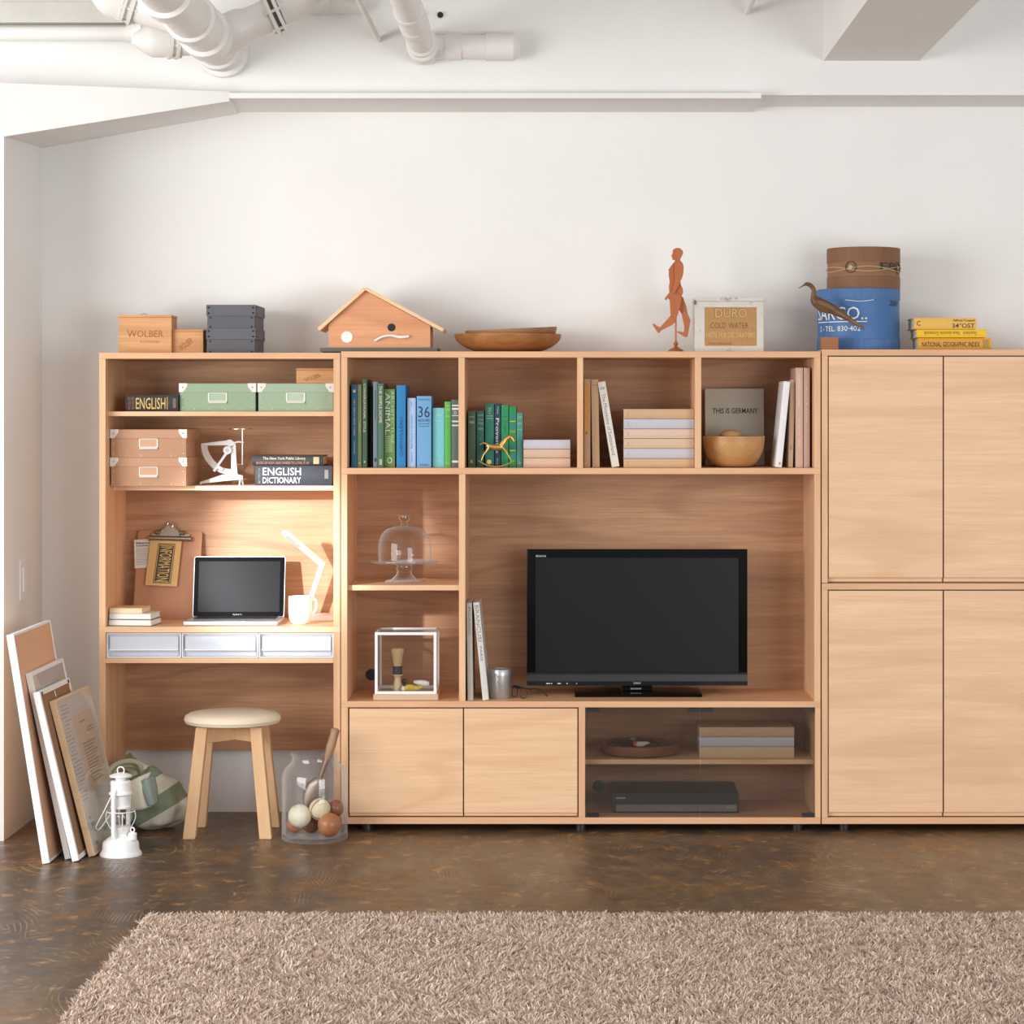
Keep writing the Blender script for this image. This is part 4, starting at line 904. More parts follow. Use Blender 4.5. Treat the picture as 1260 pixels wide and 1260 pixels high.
# desk lamp
y = .27
t = thing('desk_lamp', 'folding white bar desk lamp behind the mug', 'lamp', (X(392, .3), .3, zdk))
MB().box(X(371, .27), X(413, .27), .25, .37, zdk, zdk+S(6.6)).build('base', WHITEM, t, bevel=.002)
A = P(376, 757, .3); B = P(396.5, 694, .3); d = (B-A); w = Vector((d.z, 0, -d.x)).normalized()
MB().obox((A+B)/2, d/2, w*S(3.0), Vector((0, .012, 0))).build('lower_arm', WHITEM, t, bevel=.001)
MB().cyl(B-Vector((0, .014, 0)), B+Vector((0, .014, 0)), S(3.4), 20).build('joint', WHITEM, t, True)
A = B.copy(); B = P(350.5, 655, .15); d = (B-A); dn = d.normalized(); n = Vector((-.55, -.75, -.4)); n = (n-dn*n.dot(dn)).normalized(); w = dn.cross(n)
hd = MB().obox((A+B)/2, d/2, w*S(5.2), n*S(2.2)).build('head', WHITEM, t, bevel=.001)
c = A+d*.77+n*(S(2.2)+.0005)
MB().obox(c, d*.17, w*S(3.4), n*.0008).build('light_strip', pm((206, 208, 210), .3), hd)
# ================================================================== brass horse
y = .06
def h8(u, v, yy=y): return P(570+u/8.4, 480+(v-8)/8.4, yy)
BRASS = pm((206, 170, 100), .32, .85, .1, 30, name='brass')
s8 = S(1/8.4, y)
t = thing('rocking_horse', 'small brass rocking horse in front of green books', 'figurine', (X(611, y), y, ZS))
def ht(nm, pts, n=5, dy=0):
    q = bez([h8(u, v, y+dy) for u, v, r in pts], n); MB().tube(q, lerp_list([r*s8 for u, v, r in pts], n), 12, flat=.85).build(nm, BRASS, t, True)
ht('body', [(245, 578, 22), (275, 590, 32), (330, 600, 34), (385, 596, 34), (410, 580, 24)])
ht('neck', [(388, 592, 32), (415, 550, 30), (440, 515, 24), (475, 492, 20)])
ht('head', [(462, 490, 20), (490, 495, 22), (512, 520, 16), (524, 543, 11)])
ht('ear', [(490, 485, 7), (497, 470, 2)], 3)
ht('tail', [(258, 580, 14), (235, 560, 12), (205, 556, 8), (170, 574, 4)])
for dy in (-.011, .011):
    ht('hind_leg', [(268, 600, 18), (245, 635, 13), (210, 680, 9), (188, 738, 7)], 5, dy)
    ht('fore_leg', [(405, 602, 16), (440, 640, 11), (468, 690, 8), (498, 740, 7)], 5, dy)
    ht('rocker', [(155, 734, 5), (200, 764, 7), (265, 790, 7), (340, 799, 7), (415, 788, 7), (475, 765, 7), (528, 738, 5)], 5, dy)
MB().cyl(h8(268, 750, y-.013), h8(268, 750, y+.013), 24*s8, 20).build('disc', BRASS, t, True)
# bowl in the fourth cubby
y = .14; cx = X(902.8, y); R, h = S(38.2, y), S(38, y)
t = thing('wooden_bowl', 'deep pale wooden bowl in front of the grey titled book', 'bowl', (cx, y, ZS))
pr = [(0, 0), (S(15), 0)]+[(S(15)+(R-S(15))*math.sin(a*PI/2)**.9, h*(1-math.cos(a*PI/2))) for a in [i/10 for i in range(1, 11)]]
MB().lathe(pr+[(R-.006, h)]+[(max(r-.006, 0), z+.006) for r, z in pr[1:-1]][::-1]+[(0, .006)], (cx, y, ZS), 48).build('bowl', BOWLPALE, t, True)
t = thing('wooden_ball', 'round pale wooden lump resting in the deep bowl', 'ball', (X(899, y), y, ZS+h*.3))
MB().sph((X(899, y), y, ZS+h+S(1)), (S(14), S(14), S(7.5)), 28, 16).build('ball', BOWLPALE, t, True)
# ================================================================== cake stand
y = .2; cx = X(497.5, y); k = S(1, y); zs = Z(720, .026)+.0003
t = thing('cake_stand', 'clear glass cake stand with a bell dome in the middle cubby', 'cake stand', (cx, y, zs))
def lathe_px(prof, m, nm, base=None, n=48): return MB().lathe([(r*k, z*k) for r, z in prof], (cx, y, zs if base is None else base), n).build(nm, m, t, True)
G2_ = glass('glass_stand', (.96, .97, .97), .8)
lathe_px([(0, 1.2), (15, 1), (23.5, .2), (23.5, 1.2), (16, 3), (10.5, 8), (9, 11), (8.5, 13), (10, 16), (9.5, 20), (12, 22.4), (0, 22.6)], G2_, 'foot')
lathe_px([(0, 22.6), (40, 23.6), (43, 25), (43, 26), (39, 25), (0, 24)], G2_, 'plate')
dm = lathe_px([(33, 24.6), (33.2, 40), (32.5, 50), (29, 58), (22, 64.5), (12, 68), (0, 69)], GLASS, 'dome')
MB().lathe([(r*k, z*k) for r, z in [(0, 68), (5, 68.4), (4, 71), (3.4, 73), (5.5, 75), (7, 78), (6.6, 81), (3, 82.4), (0, 82.6)]], (cx, y, zs), 28).build('knob', G2_, dm, True)
# ================================================================== glass display case
y0, y1 = .045, .245; zb = zbm
xa, xb = X(461.2, y0), X(537, y0)
t = thing('display_case', 'white framed glass display cube on a pale wooden base', 'display case', ((xa+xb)/2, .145, zb))
zt_b = Z(854.3, y0); zt = Z(778, y0)
MB().box(X(459.4, y0-.004), X(539, y0-.004), y0-.006, y1+.006, zb, zt_b).build('base', wood('washed_wood', (214, 186, 160), (184, 150, 122), 'x', .7), t, bevel=.001)
q = S(3.4); fm = MB(); z1 = zt_b+.0005
for xx in (xa, xb-q):
    for yy in (y0, y1-q): fm.box(xx, xx+q, yy, yy+q, z1, zt)
for zz in (z1, zt-q):
    for yy in (y0, y1-q): fm.box(xa+q, xb-q, yy, yy+q, zz, zz+q)
    for xx in (xa, xb-q): fm.box(xx, xx+q, y0+q, y1-q, zz, zz+q)
fm.build('frame', WHITEM, t)
PANE = glass('case_pane', (.96, .96, .96), .15, 1.0)
MB().box(xa+q, xb-q, y0+q*.4, y0+q*.6, z1+q, zt-q).build('pane', PANE, t)
MB().box(xa+q*.4, xa+q*.6, y0+q, y1-q, z1+q, zt-q).build('pane', PANE, t)
MB().box(xb-q*.6, xb-q*.4, y0+q, y1-q, z1+q, zt-q).build('pane', PANE, t)
MB().box(xa+q, xb-q, y0+q, y1-q, zt-q*.6, zt-q*.4).build('pane', PANE, t)
zi = zt_b+.001
# shaving brush
y = .15; cx = X(489.2, y); k = S(1, y)
t = thing('shaving_brush', 'wooden handled shaving brush standing in the display case', 'brush', (cx, y, zi))
def lp(prof, m, nm): MB().lathe([(r*k, z*k) for r, z in prof], (cx, y, zi), 28).build(nm, m, t, True)
BONE = pm((226, 204, 160), .45, var=.06, name='bone_handle')
lp([(0, 0), (4.6, 0), (5.3, 3), (5.2, 7), (4.2, 12), (3.6, 16), (4.6, 18), (6.5, 19.4), (6.3, 20.2), (0, 20.4)], BONE, 'handle')
lp([(0, 20.4), (5.8, 20.4), (5.8, 30), (5.4, 30.5), (0, 30.5)], pm((40, 40, 42), .5, name='black_band'), 'band')
def bristle():
    m, nt, bs, _, lk = mat('bristle'); c = mixcol(nt, noise(nt, coords(nt, (400, 400, 6)), 1.5, 3), lin((176, 140, 96)), lin((228, 202, 158))); lk.new(c, bs.inputs['Base Color']); bs.inputs['Roughness'].default_value = .8; return m
lp([(0, 30), (5, 30.5), (5.4, 34), (6.8, 43), (8.2, 50), (7.6, 52), (5, 53), (0, 53.2)], bristle(), 'bristles')
t = thing('figurine', 'small yellow spotted figurine with pointed tail inside display case', 'figurine', (X(504, .12), .12, zi))
YEL = pm((218, 190, 60), .4, var=.15, scale=120, name='yellow_glaze')
c = P(505.5, 843.5, .12); c.z = zi+S(4.6)
MB().tube(bez([c+Vector((-S(8.5), 0, -S(.5))), c+Vector((-S(4), 0, 0)), c+Vector((S(1), 0, 0)), c+Vector((S(8), 0, -S(.3))), c+Vector((S(16), 0, S(2)))], 5), lerp_list([S(2), S(4.4), S(4.6), S(3), S(.6)], 5), 14, flat=.9).build('body', YEL, t, True)
MB().sph(c+Vector((-S(9), 0, -S(1))), (S(3.2), S(3), S(3.4)), 14, 10).build('head', WHITE, t, True)
for i in range(9):
    a = c+Vector((S(-4+i), -S(4.3), S(-2.4+1.6*(i % 3)))); MB().sph(a, .0012, 8, 5).build('spot', BLACK, t, True)
t = thing('pebble', 'small dark round knob behind the yellow figurine', 'pebble', (X(497.5, .18), .18, zi))
MB().lathe([(0, 0), (S(3), 0), (S(1.6), S(3)), (S(1.4), S(7)), (S(3), S(9)), (S(3), S(12)), (S(1.5), S(14)), (0, S(14.4))], (X(497.5, .18), .18, zi), 18).build('knob', pm((66, 66, 72), .5), t, True)
t = thing('soap_dish', 'white oval dish lying behind the yellow figurine', 'dish', (X(519, .19), .19, zi))
MB().tube(bez([P(509, 839, .19), P(516, 840, .185), P(523, 841, .18), P(528, 841.5, .18)], 4), lerp_list([S(1.6), S(3.6), S(4.2), S(2.6)], 4), 14, flat=.9).build('dish', WHITEM, t, True)
# ================================================================== tin and glasses
y = .1; cx = X(615.6, y); k = S(1, y)
t = thing('tin_canister', 'silver lidded canister with wire clasp on the bench', 'canister', (cx, y, zbm))
TIN = pm((188, 188, 190), .35, .75, .06, name='brushed_tin')
MB().lathe([(r*k, z*k) for r, z in [(0, 0), (12.2, 0), (12.8, 1), (12.8, 30), (0, 30)]], (cx, y, zbm), 40).build('body', TIN, t, True)
MB().lathe([(r*k, z*k) for r, z in [(12.9, 28.5), (13.6, 28.5), (13.6, 35), (12.8, 36.2), (10, 36.4), (9.4, 35.4), (0, 35.4)]], (cx, y, zbm), 40).build('lid', TIN, t, True)
q = Vector((cx-5.5*k, y-13*k, zbm+30*k)); MB().sph(q, 1.6*k, 12, 8).build('clasp_knob', METAL, t, True)
MB().tube([q, q+Vector((2*k, -.001, -5*k)), q+Vector((2*k, -.001, -11*k))], .8*k, 8).build('clasp', METAL, t, True)
MB().tube(bez([q+Vector((2*k, 0, -5*k)), q+Vector((8*k, .002, -13*k)), q+Vector((14*k, 9*k, -20*k)), q+Vector((18.6*k, 13*k, -24*k))], 5), .6*k, 6).build('wire', METAL, t, True)
y = .09
t = thing('eyeglasses', 'black framed eyeglasses lying open on the bench', 'eyeglasses', (X(648, y), y, zbm))
def e8(u, v, yy=y): return P(565+u/8.13, 730+v/8.13, yy)
fl = (L+y)/F/8.13
for cu, cv_, ru, rv, yy in ((556, 985, 26, 50, .11), (645, 1010, 36, 50, .08)):
    c = e8(cu, cv_, yy); pts = []
    for i in range(24):
        a = 2*PI*i/24; sx = abs(math.cos(a))**.7*math.copysign(1, math.cos(a)); sz = abs(math.sin(a))**.7*math.copysign(1, math.sin(a))
        pts.append(c+Vector((ru*fl*sx, 0, rv*fl*sz)))
    lo = min(p.z for p in pts)-.0016-zbm
    pts = [p-Vector((0, 0, lo)) if lo < 0 else p for p in pts]
    MB().tube(pts, .0017, 8, True).build('rim', BLACK, t, True)
    MB().add(pts, [tuple(range(24))]).build('lens', glass('lens_%d' % cu, (.9, .9, .9), .1), t)
MB().tube(bez([e8(582, 955, .105), e8(598, 945, .095), e8(612, 965, .085)], 4), .0022, 8).build('bridge', BLACK, t, True)
MB().tube(bez([e8(530, 940, .112), e8(560, 925, .112), e8(600, 935, .1), e8(660, 950, .08), e8(705, 955, .08)], 4), .0028, 8).build('brow_bar', BLACK, t, True)
MB().tube(bez([e8(700, 955, .08), e8(760, 955, .085), e8(820, 968, .085), e8(860, 1005, .085), e8(885, 1032, .085)], 4), .0022, 8).build('temple', BLACK, t, True)
MB().tube(bez([e8(530, 940, .112), e8(600, 948, .17), e8(680, 955, .24), e8(720, 962, .27)], 4), .002, 8).build('temple', BLACK, t, True)
# ================================================================== television
y = .2
GLOSS = pm((8, 8, 9), .1, var=.0, name='piano_black', spec=.14); SCREEN = pm((28, 27, 27), .35, var=.02, scale=2, name='tv_screen', spec=.2)
xa, xb, za, zb_ = X(648.3, y), X(919.7, y), Z(843.4, y), Z(675.8, y)
t = thing('television', 'black flat screen television on the oak bench', 'television', ((xa+xb)/2, .23, zbm))
bz_ = MB().box(xa, xb, y, y+.045, za, zb_).build('bezel', GLOSS, t, bevel=.002)
MB().box(xa+.05, xb-.05, y+.045, y+.08, za+.06, zb_-.06).build('rear_case', BLACK, t, bevel=.004)
MB().box(X(659, y), X(908.6, y), y-.0008, y, Z(827, y), Z(686.5, y)).build('screen', SCREEN, t)
gr = MB().ext([Vector((xa, yy, zz)) for yy, zz in ((y-.0005, Z(827.6, y)), (y-.006, Z(830, y)), (y-.008, Z(838, y)), (y-.004, za), (y, za), (y, Z(827.6, y)))], (xb-xa, 0, 0)).build('speaker_bar', pm((34, 34, 38), .28, var=.03, name='tv_bar'), t)
LOGO = pm((200, 200, 204), .4, name='logo_silver')
text('BRAVIA', LOGO, bz_, P(659.5, 685.4, y)+Vector((0, -.0006, 0)), (S(12.6, y), 0, 0), (0, 0, S(2.4, y)), bold=.01)
text('SONY', LOGO, gr, P(779.5, 841.3, y)+Vector((0, -.0105, 0)), (S(9, y), 0, 0), (0, 0, S(2.2, y)), bold=.01)
for a, b in ((672, 677), (678, 679.5), (686, 690), (697, 698.5), (709, 710)):
    MB().box(X(a, y), X(b, y), y-.009, y-.0078, Z(841.4, y), Z(840, y)).build('button', LOGO, gr)
sx0, sx1 = X(707, .125), X(864, .125)
MB().box(sx0, sx1, .125, .33, zbm, zbm+.012).build('stand', GLOSS, t, bevel=.003)
MB().box(X(765, .2), X(803, .2), .215, .24, zbm+.012, za+.01).build('neck', GLOSS, t, bevel=.002)
text('SONY', LOGO, t, (X(776, .21), .2145, zbm+.018), (S(14), 0, 0), (0, 0, .006))  # painted reflection of the bar's logo on the glossy neck
# ================================================================== behind the glass doors
y = .2; cx = X(787, y); k = S(1, y)
t = thing('wooden_tray', 'round rustic wooden tray behind the glass door', 'tray', (cx, y, zgs))
MB().lathe([(r*k, z*k) for r, z in [(0, 0), (40, 0), (47, 3), (48.6, 8), (48.6, 13), (46.5, 14), (45, 12), (42, 8), (0, 7)]], (cx, y, zgs), 48).build('dish', DARKWOOD, t, True)
lf = MB(); rnd = random.Random(3)
for i in range(140):
    a, r = rnd.random()*2*PI, 42*math.sqrt(rnd.random()); c = Vector((cx+r*k*math.cos(a), y+r*k*math.sin(a), zgs+(8.5+2.5*rnd.random())*k))
    lf.sph(c, (3*k, 3*k, 1.8*k), 6, 4)
tag(lf.build('filling', pm((70, 48, 34), .8, var=.3), t, True), kind='stuff')
y = .14; c = P(787, 915.5, y)
t = thing('toy_duck', 'tiny painted mallard duck with green head on the tray', 'figurine', (c.x, y, zgs+11.5*k))
c.z = zgs+14.2*k
MB().tube(bez([c+Vector((-S(7), 0, S(1))), c+Vector((-S(3), 0, 0)), c+Vector((S(4), 0, S(.3))), c+Vector((S(9), 0, S(1.6))), c+Vector((S(13), 0, S(1)))], 4), lerp_list([S(2), S(3.6), S(3.4), S(2), S(.5)], 4), 12).build('body', pm((206, 198, 186), .5, var=.2, scale=200), t, True)
MB().sph(c+Vector((-S(5.5), -S(.6), S(.6))), (S(3), S(3.2), S(3.6)), 14, 10).build('breast', pm((196, 62, 40), .5), t, True)
MB().tube([c+Vector((-S(6), 0, S(2))), c+Vector((-S(6.6), 0, S(6)))], S(1.5), 10).build('neck', pm((34, 110, 76), .4), t, True)
MB().sph(c+Vector((-S(7), 0, S(7.4))), S(2.5), 14, 10).build('head', pm((34, 120, 80), .35), t, True)
MB().obox(c+Vector((-S(10), 0, S(6.8))), (S(2), 0, 0), (0, S(1), 0), (0, 0, S(.6))).build('bill', pm((190, 160, 80), .5), t)
y = .09; zf = Z(1006)+.0003
xa, xb, zt = X(753, y), X(909.4, y), Z(975.4, y)
t = thing('media_player', 'slim black disc player behind the glass door', 'disc player', ((xa+xb)/2, y+.135, zf))
cs = MB().box(xa, xb, y, y+.27, zf+.004, zt).build('case', pm((30, 30, 32), .4, var=.04, name='player_black'), t, bevel=.003)
MB().box(X(758, y), X(906.5, y), y-.003, y, Z(998.3, y), Z(990, y)).build('front_strip', pm((120, 120, 124), .35, .5, name='strip_grey'), t)
text('SONY', LOGO, cs, P(758, 983, y)+Vector((0, -.0008, 0)), (S(12, y), 0, 0), (0, 0, S(2.3, y)), bold=.01)
text('Blu-ray', LOGO, cs, P(895, 994.5, y)+Vector((0, -.0038, 0)), (S(9, y), 0, 0), (0, 0, S(2.4, y)))
MB().cyl(P(901, 983, y), P(901, 983, y-.004), S(2.2), 16).build('button', BLACK, t, True)
for px in (765, 897):
    for yy in (y+.03, y+.24): MB().cyl((X(px, y), yy, zf), (X(px, y), yy, zf+.0045), .01, 14).build('foot', BLACK, t, True)
# ================================================================== stool
sx, sy = -1.203, -.004; seat_z = Z(884, 0)
t = thing('stool', 'round cream padded stool with four splayed wooden legs', 'stool', (sx, sy, 0))
R = .174
MB().lathe([(0, seat_z-.018), (R-.03, seat_z-.018), (R-.006, seat_z-.012), (R, seat_z), (R-.004, seat_z+.012), (R-.018, seat_z+.021), (R-.06, seat_z+.027), (0, seat_z+.029)], (sx, sy, 0), 56).build('seat', pm((236, 222, 198), .6, var=.03, scale=100, name='cream_leather'), t, True)
zl = seat_z-.018
for i in (-1, 1):
    for j in (-1, 1):
        b = Vector((sx+i*.136, sy+j*.122, 0)); a = Vector((sx+i*.096, sy+j*.088, zl)); mb = MB()
        wb, wt = .022, .0205; vs = []
        for c, w in ((b, wb), (a, wt)):
            vs += [c+Vector((w*u, w*v, 0)) for u, v in ((-1, -1), (1, -1), (1, 1), (-1, 1))]
        mb.add(vs, [(0, 3, 2, 1), (4, 5, 6, 7), (0, 1, 5, 4), (1, 2, 6, 5), (2, 3, 7, 6), (3, 0, 4, 7)]).build('leg', BEECH, t, bevel=.003)
for sg, hh_ in ((1, .029), (-1, .027)):
    d = Vector((.098, sg*.09, 0)); w = Vector((-d.y, d.x, 0)).normalized()
    MB().obox((sx, sy, zl-hh_-.0005), d, w*.011, (0, 0, hh_)).build('rail', BEECH, t, bevel=.002)
# ================================================================== jar with balls and trowel
jy = -.135; jx = X(387.3, jy); k = S(1, jy)
t = thing('glass_jar', 'tall clear glass jar holding balls and a trowel', 'jar', (jx, jy, 0))
JG = glass('jar_glass', (.985, .99, .99), .42)
ro = [(0, .001), (39, .001), (40.4, 2), (40.4, 78), (39, 83), (34, 90), (29.6, 94), (27.6, 97), (27.6, 101), (29.5, 103), (29.6, 105.5), (28.6, 106), (27, 104)]
MB().lathe([(r*k, z*k) for r, z in ro], (jx, jy, 0), 56).build('outer_wall', JG, t, True)
MB().lathe([(r*k, z*k) for r, z in [(0, 5), (36, 5), (39.2, 8), (39.2, 77), (37.8, 82), (33, 89), (28.6, 93), (26.6, 97), (26.6, 103)]], (jx, jy, 0), 56).build('inner_wall', GLASS, t, True)
def ball(nm, label, px, py, rpx, yy, m, extra=None):
    c = P(px, py, yy); r = S(rpx, yy); c.z = max(c.z, r+5.3*k)
    b = thing(nm, label, 'ball', c-Vector((0, 0, r)), group='balls in the glass jar')
    MB().sph(c, r, 32, 20).build('ball', m, b, True)
    if extra == 'stitch':
        for sg in (-1, 1):
            pts = []
            for i in range(36):
                a = 2*PI*i/36; v = Vector((math.cos(a)*.86+sg*.0, math.sin(a)*.86, sg*.5+.28*math.cos(2*a)*sg)).normalized()
                v = Matrix.Rotation(.9, 3, 'Y') @ (Matrix.Rotation(1.1, 3, 'X') @ v); pts.append(c+v*(r*1.002))
            MB().tube(pts, .0018, 6, True).build('seam', pm((122, 92, 74), .7), b, True)
def scuffed():
    m, nt, bs, _, lk = mat('scuffed_white'); c = mixcol(nt, ramp(nt, noise(nt, coords(nt, (1, 1, 1)), 32, 4), [(.6, 0), (.68, .8)]), lin((238, 228, 204)), lin((160, 150, 138))); lk.new(c, bs.inputs['Base Color']); bs.inputs['Roughness'].default_value = .4; return m
BALLW = wood('ball_wood', (190, 122, 74), (150, 86, 48), 'x', .6, .3); BALLD = wood('ball_dark', (150, 84, 52), (112, 56, 34), 'x', .6, .3)
ball('ball', 'scuffed cream white ball in the glass jar', 368.8, 1004, 14.4, -.165, scuffed())
ball('ball', 'cream leather baseball with seams in the glass jar', 393.6, 995.8, 13.4, -.155, pm((226, 210, 176), .55, var=.08), 'stitch')
ball('ball', 'dark reddish wooden ball at the right of the jar', 413, 994.5, 10.5, -.125, BALLD)
ball('ball', 'large orange brown wooden ball at the front of the jar', 405.5, 1018, 14.6, -.175, BALLW)
ball('ball', 'brown wooden ball half hidden under the cream white ball', 362.9, 1014, 10.5, -.105, BALLW)
ball('ball', 'dark wooden ball at the bottom middle of the jar', 382.5, 1018, 11, -.1, BALLD)
ball('ball', 'small brown ball low at the back right of the jar', 411, 1010, 9.5, -.096, BALLD)
tr = thing('trowel', 'worn garden trowel with a wooden handle standing in the jar', 'trowel', P(377, 988, -.1))
a, b, c, d, e = P(413.5, 896, -.09), P(402.8, 934, -.1), P(398.5, 945, -.1), P(394, 958, -.1), P(376, 996, -.1)
MB().tube(bez([a, a+(b-a)*.06, a+(b-a)*.25, a+(b-a)*.6, b], 4), lerp_list([S(2.5), S(5.8), S(5.2), S(5.8), S(4)], 4), 14).build('handle', wood('worn_handle', (176, 140, 108), (130, 96, 70), 'z', .8), tr, True)
MB().tube([b, c, d], [S(3.8), S(3.2), S(2.4)], 12).build('ferrule', pm((150, 120, 100), .45, .6, .3, 60, name='rusty_steel'), tr, True)
ax = (e-d).normalized(); sd = Vector((-ax.z, 0, ax.x)); mb = MB(); n1, n2 = 8, 6; vs = []
for i in range(n1+1):
    u = i/n1; w = S(12)*(min(1, .45+u*2.2) if u < .5 else max(.08, (1-((u-.5)/.5)**2.2)))
    for j in range(n2+1):
        s_ = j/n2*2-1; vs.append(d+(e-d)*u+sd*w*s_+Vector((0, -.016*(1-s_*s_)*(1-u*.5), 0)))
fs = [(i*(n2+1)+j, i*(n2+1)+j+1, (i+1)*(n2+1)+j+1, (i+1)*(n2+1)+j) for i in range(n1) for j in range(n2)]
o = mb.add(vs, fs).build('blade', pm((150, 134, 124), .4, .6, .3, 40, name='trowel_steel'), tr, True)
so = o.modifiers.new('solid', 'SOLIDIFY'); so.thickness = .0015
# ================================================================== lantern
ly = -.449; lx = X(148.6, ly); k = S(1, ly)
t = thing('lantern', 'small white hurricane lantern on the floor', 'lantern', (lx, ly, 0))
def lp(prof, nm, m=WHITEM, n=40): MB().lathe([(r*k, z*k) for r, z in prof], (lx, ly, 0), n).build(nm, m, t, True)
lp([(0, 0), (25.6, 0), (25.8, 2), (24, 5), (22.6, 7), (22.2, 14), (21.4, 16.5), (16, 21), (10, 24.5), (9.4, 27), (0, 27)], 'fuel_tank')
lp([(0, 27), (9, 27), (10.5, 29), (10.5, 31), (13, 33), (9, 36), (0, 36)], 'burner')
lp([(9.5, 36), (13.5, 42), (14.2, 48), (12.6, 55), (11, 58)], 'globe', GLASS)
lp([(0, 58.2), (12.4, 58), (12.8, 60), (10.5, 62), (10.5, 73), (14.6, 75), (14.6, 77), (12.6, 78), (12.4, 84), (12.8, 90), (11, 92), (0, 92)], 'chimney')
lp([(0, 92), (6, 92), (7, 95), (13.6, 96.4), (13.8, 98), (9, 100), (4, 101.2), (0, 101.4)], 'cap')
lc = Vector((lx, ly, 0))
MB().ring(lc+Vector((0, 0, 104*k)), 4.6*k, .8*k, (.3, 1, 0), 20, 8).build('top_ring', WHITEM, t, True)
for dx, dy in ((-6, -15), (6.5, 15)):
    c0 = lc+Vector((dx*k, dy*k, 0))
    MB().tube(bez([c0+Vector((2*k, -dy*.15*k, 19*k)), c0+Vector((0, 0, 27*k)), c0+Vector((0, 0, 50*k)), c0+Vector((0, 0, 76*k)), c0+Vector((-dx*.4*k, -dy*.45*k, 82*k))], 5), 2.9*k, 12).build('side_tube', WHITEM, t, True)
MB().ring(lc+Vector((0, 0, 54*k)), 17*k, .7*k, (0, 0, 1), 28, 6).build('guard_ring', WHITEM, t, True)
for a in (.3, 1.87, 3.44, 5.01):
    d = Vector((math.cos(a), math.sin(a), 0))
    MB().tube(bez([lc+d*17*k+Vector((0, 0, 54*k)), lc+d*18*k+Vector((0, 0, 46*k)), lc+d*15*k+Vector((0, 0, 38*k)), lc+d*10*k+Vector((0, 0, 30*k))], 5), .6*k, 6).build('guard_wire', WHITEM, t, True)
MB().tube(bez([lc+Vector((-7*k, -17.5*k, 78*k)), lc+Vector((-17*k, -14*k, 58*k)), lc+Vector((-28.5*k, -8*k, 37*k)), lc+Vector((-29*k, 0, 32*k)), lc+Vector((-27*k, 8*k, 31*k)), lc+Vector((-14*k, 15*k, 50*k)), lc+Vector((5*k, 17.5*k, 78*k))], 6), .75*k, 6).build('bail_handle', WHITEM, t, True)
q = lc+Vector((15.5*k, -6*k, 27.5*k)); MB().ring(q+Vector((0, 0, 4.5*k)), 2.8*k, .9*k, (.4, 1, 0), 16, 6).build('filler_ring', WHITEM, t, True)
MB().lathe([(0, -7*k), (5.4*k, -7*k), (5.4*k, 0), (4*k, 1.4*k), (0, 1.6*k)], q, 20).build('filler_cap', WHITEM, t, True)
# ================================================================== picture frames leaning on the pillar
def leaning(label, xf, yn, zt, xt, w, th, yaw, bm, fillm, cat='frame', fw=.012, border_far=True):
    th_ = -math.atan2(xf-xt, zt); hl = math.hypot(xf-xt, zt)
    t = thing('picture_frame', label, cat, (xf, yn, th*math.sin(-th_)+.0005), (0, th_, yaw), 'frames leaning on the pillar', local=True)
    for a, b, c, d in ((0, fw, 0, hl), (w-fw, w, 0, hl), (fw, w-fw, 0, fw), (fw, w-fw, hl-fw, hl)):
        MB().box(-th, 0, a, b, c, d).build('frame_bar', bm, t, bevel=.001)
    p = MB().box(-th+.004, -.003, fw, w-fw, fw, hl-fw).build('panel', fillm, t)
    return t, hl, p
KRAFT = pm((222, 176, 140), .8, var=.06, scale=50, name='cork_board')
leaning('tallest white edged frame with a bare tan board', -1.7306, -.62, .766, -1.8517, .57, .025, -.004, WHITE, KRAFT, fw=.008)
t, hl, p = leaning('white frame with a grey glazed face behind the smaller frames', -1.6765, -.54, .629, -1.8115, .5, .02, -.01, WHITE, pm((222, 220, 216), .5), fw=.014)
MB().box(-.0028, -.0014, .014, .486, .014, hl-.014).build('pane', PANE, p)
t, hl, p = leaning('open white frame with brown backing between glazed and wooden frames', -1.6405, -.583, .568, -1.7745, .43, .023, -.03, WHITE, pm((150, 112, 84), .7), fw=.016)
for yy in (.02, .395): MB().box(-.004, .0012, yy, yy+.018, hl-.016, hl-.005).build('corner_clip', BLACK, t)
MB().tube([(-.002, .2, hl-.02), (-.001, .203, hl-.05), (-.002, .2, hl-.08)], .001, 6).build('hanger', METAL, t)
t, hl, p = leaning('narrow wooden frame with printed pages under glass, beside the lantern', -1.604, -.495, .528, -1.7406, .44, .022, -.06, PINE, pm((238, 232, 224), .7, var=.06, scale=6, name='mount_paper'), fw=.006)  # panel and page colours lightened to stand for white reflections in the glass
def sheet(y0, y1, z0, z1, m, nm='page', k=-.0022): return MB().box(-.003, k, y0, y1, z0*hl, z1*hl).build(nm, m, p)
PEACH = pm((240, 212, 184), .8, var=.04, name='peach_page')
pg = sheet(.15, .40, .36, .86, PEACH)
sheet(.01, .15, .28, .97, pm((236, 230, 222), .8, name='grey_page'))
sheet(.02, .42, .02, .26, pm((232, 226, 218), .7, var=.1, scale=9, name='photo_page'), 'photo')
LINE = pm((176, 150, 130), .8, name='faded_text')
for i in range(13):
    z = (.66-i*.02)*hl; MB().box(-.0022, -.0019, .20, .36-.02*(i % 3), z, z+.005).build('text_line', LINE, pg)
for z, a, b in ((.80, .22, .30), (.75, .3, .37), (.73, .29, .37)): MB().box(-.0022, -.0019, a, b, z*hl, z*hl+.005).build('text_line', LINE, pg)
rnd = random.Random(5)
for i in range(26):
    z = (.94-i*.024)*hl; a = .02+.03*rnd.random(); MB().box(-.0022, -.0019, a, a+.05+.05*rnd.random(), z, z+.004).build('text_line', pm((190, 182, 174), .8), p)
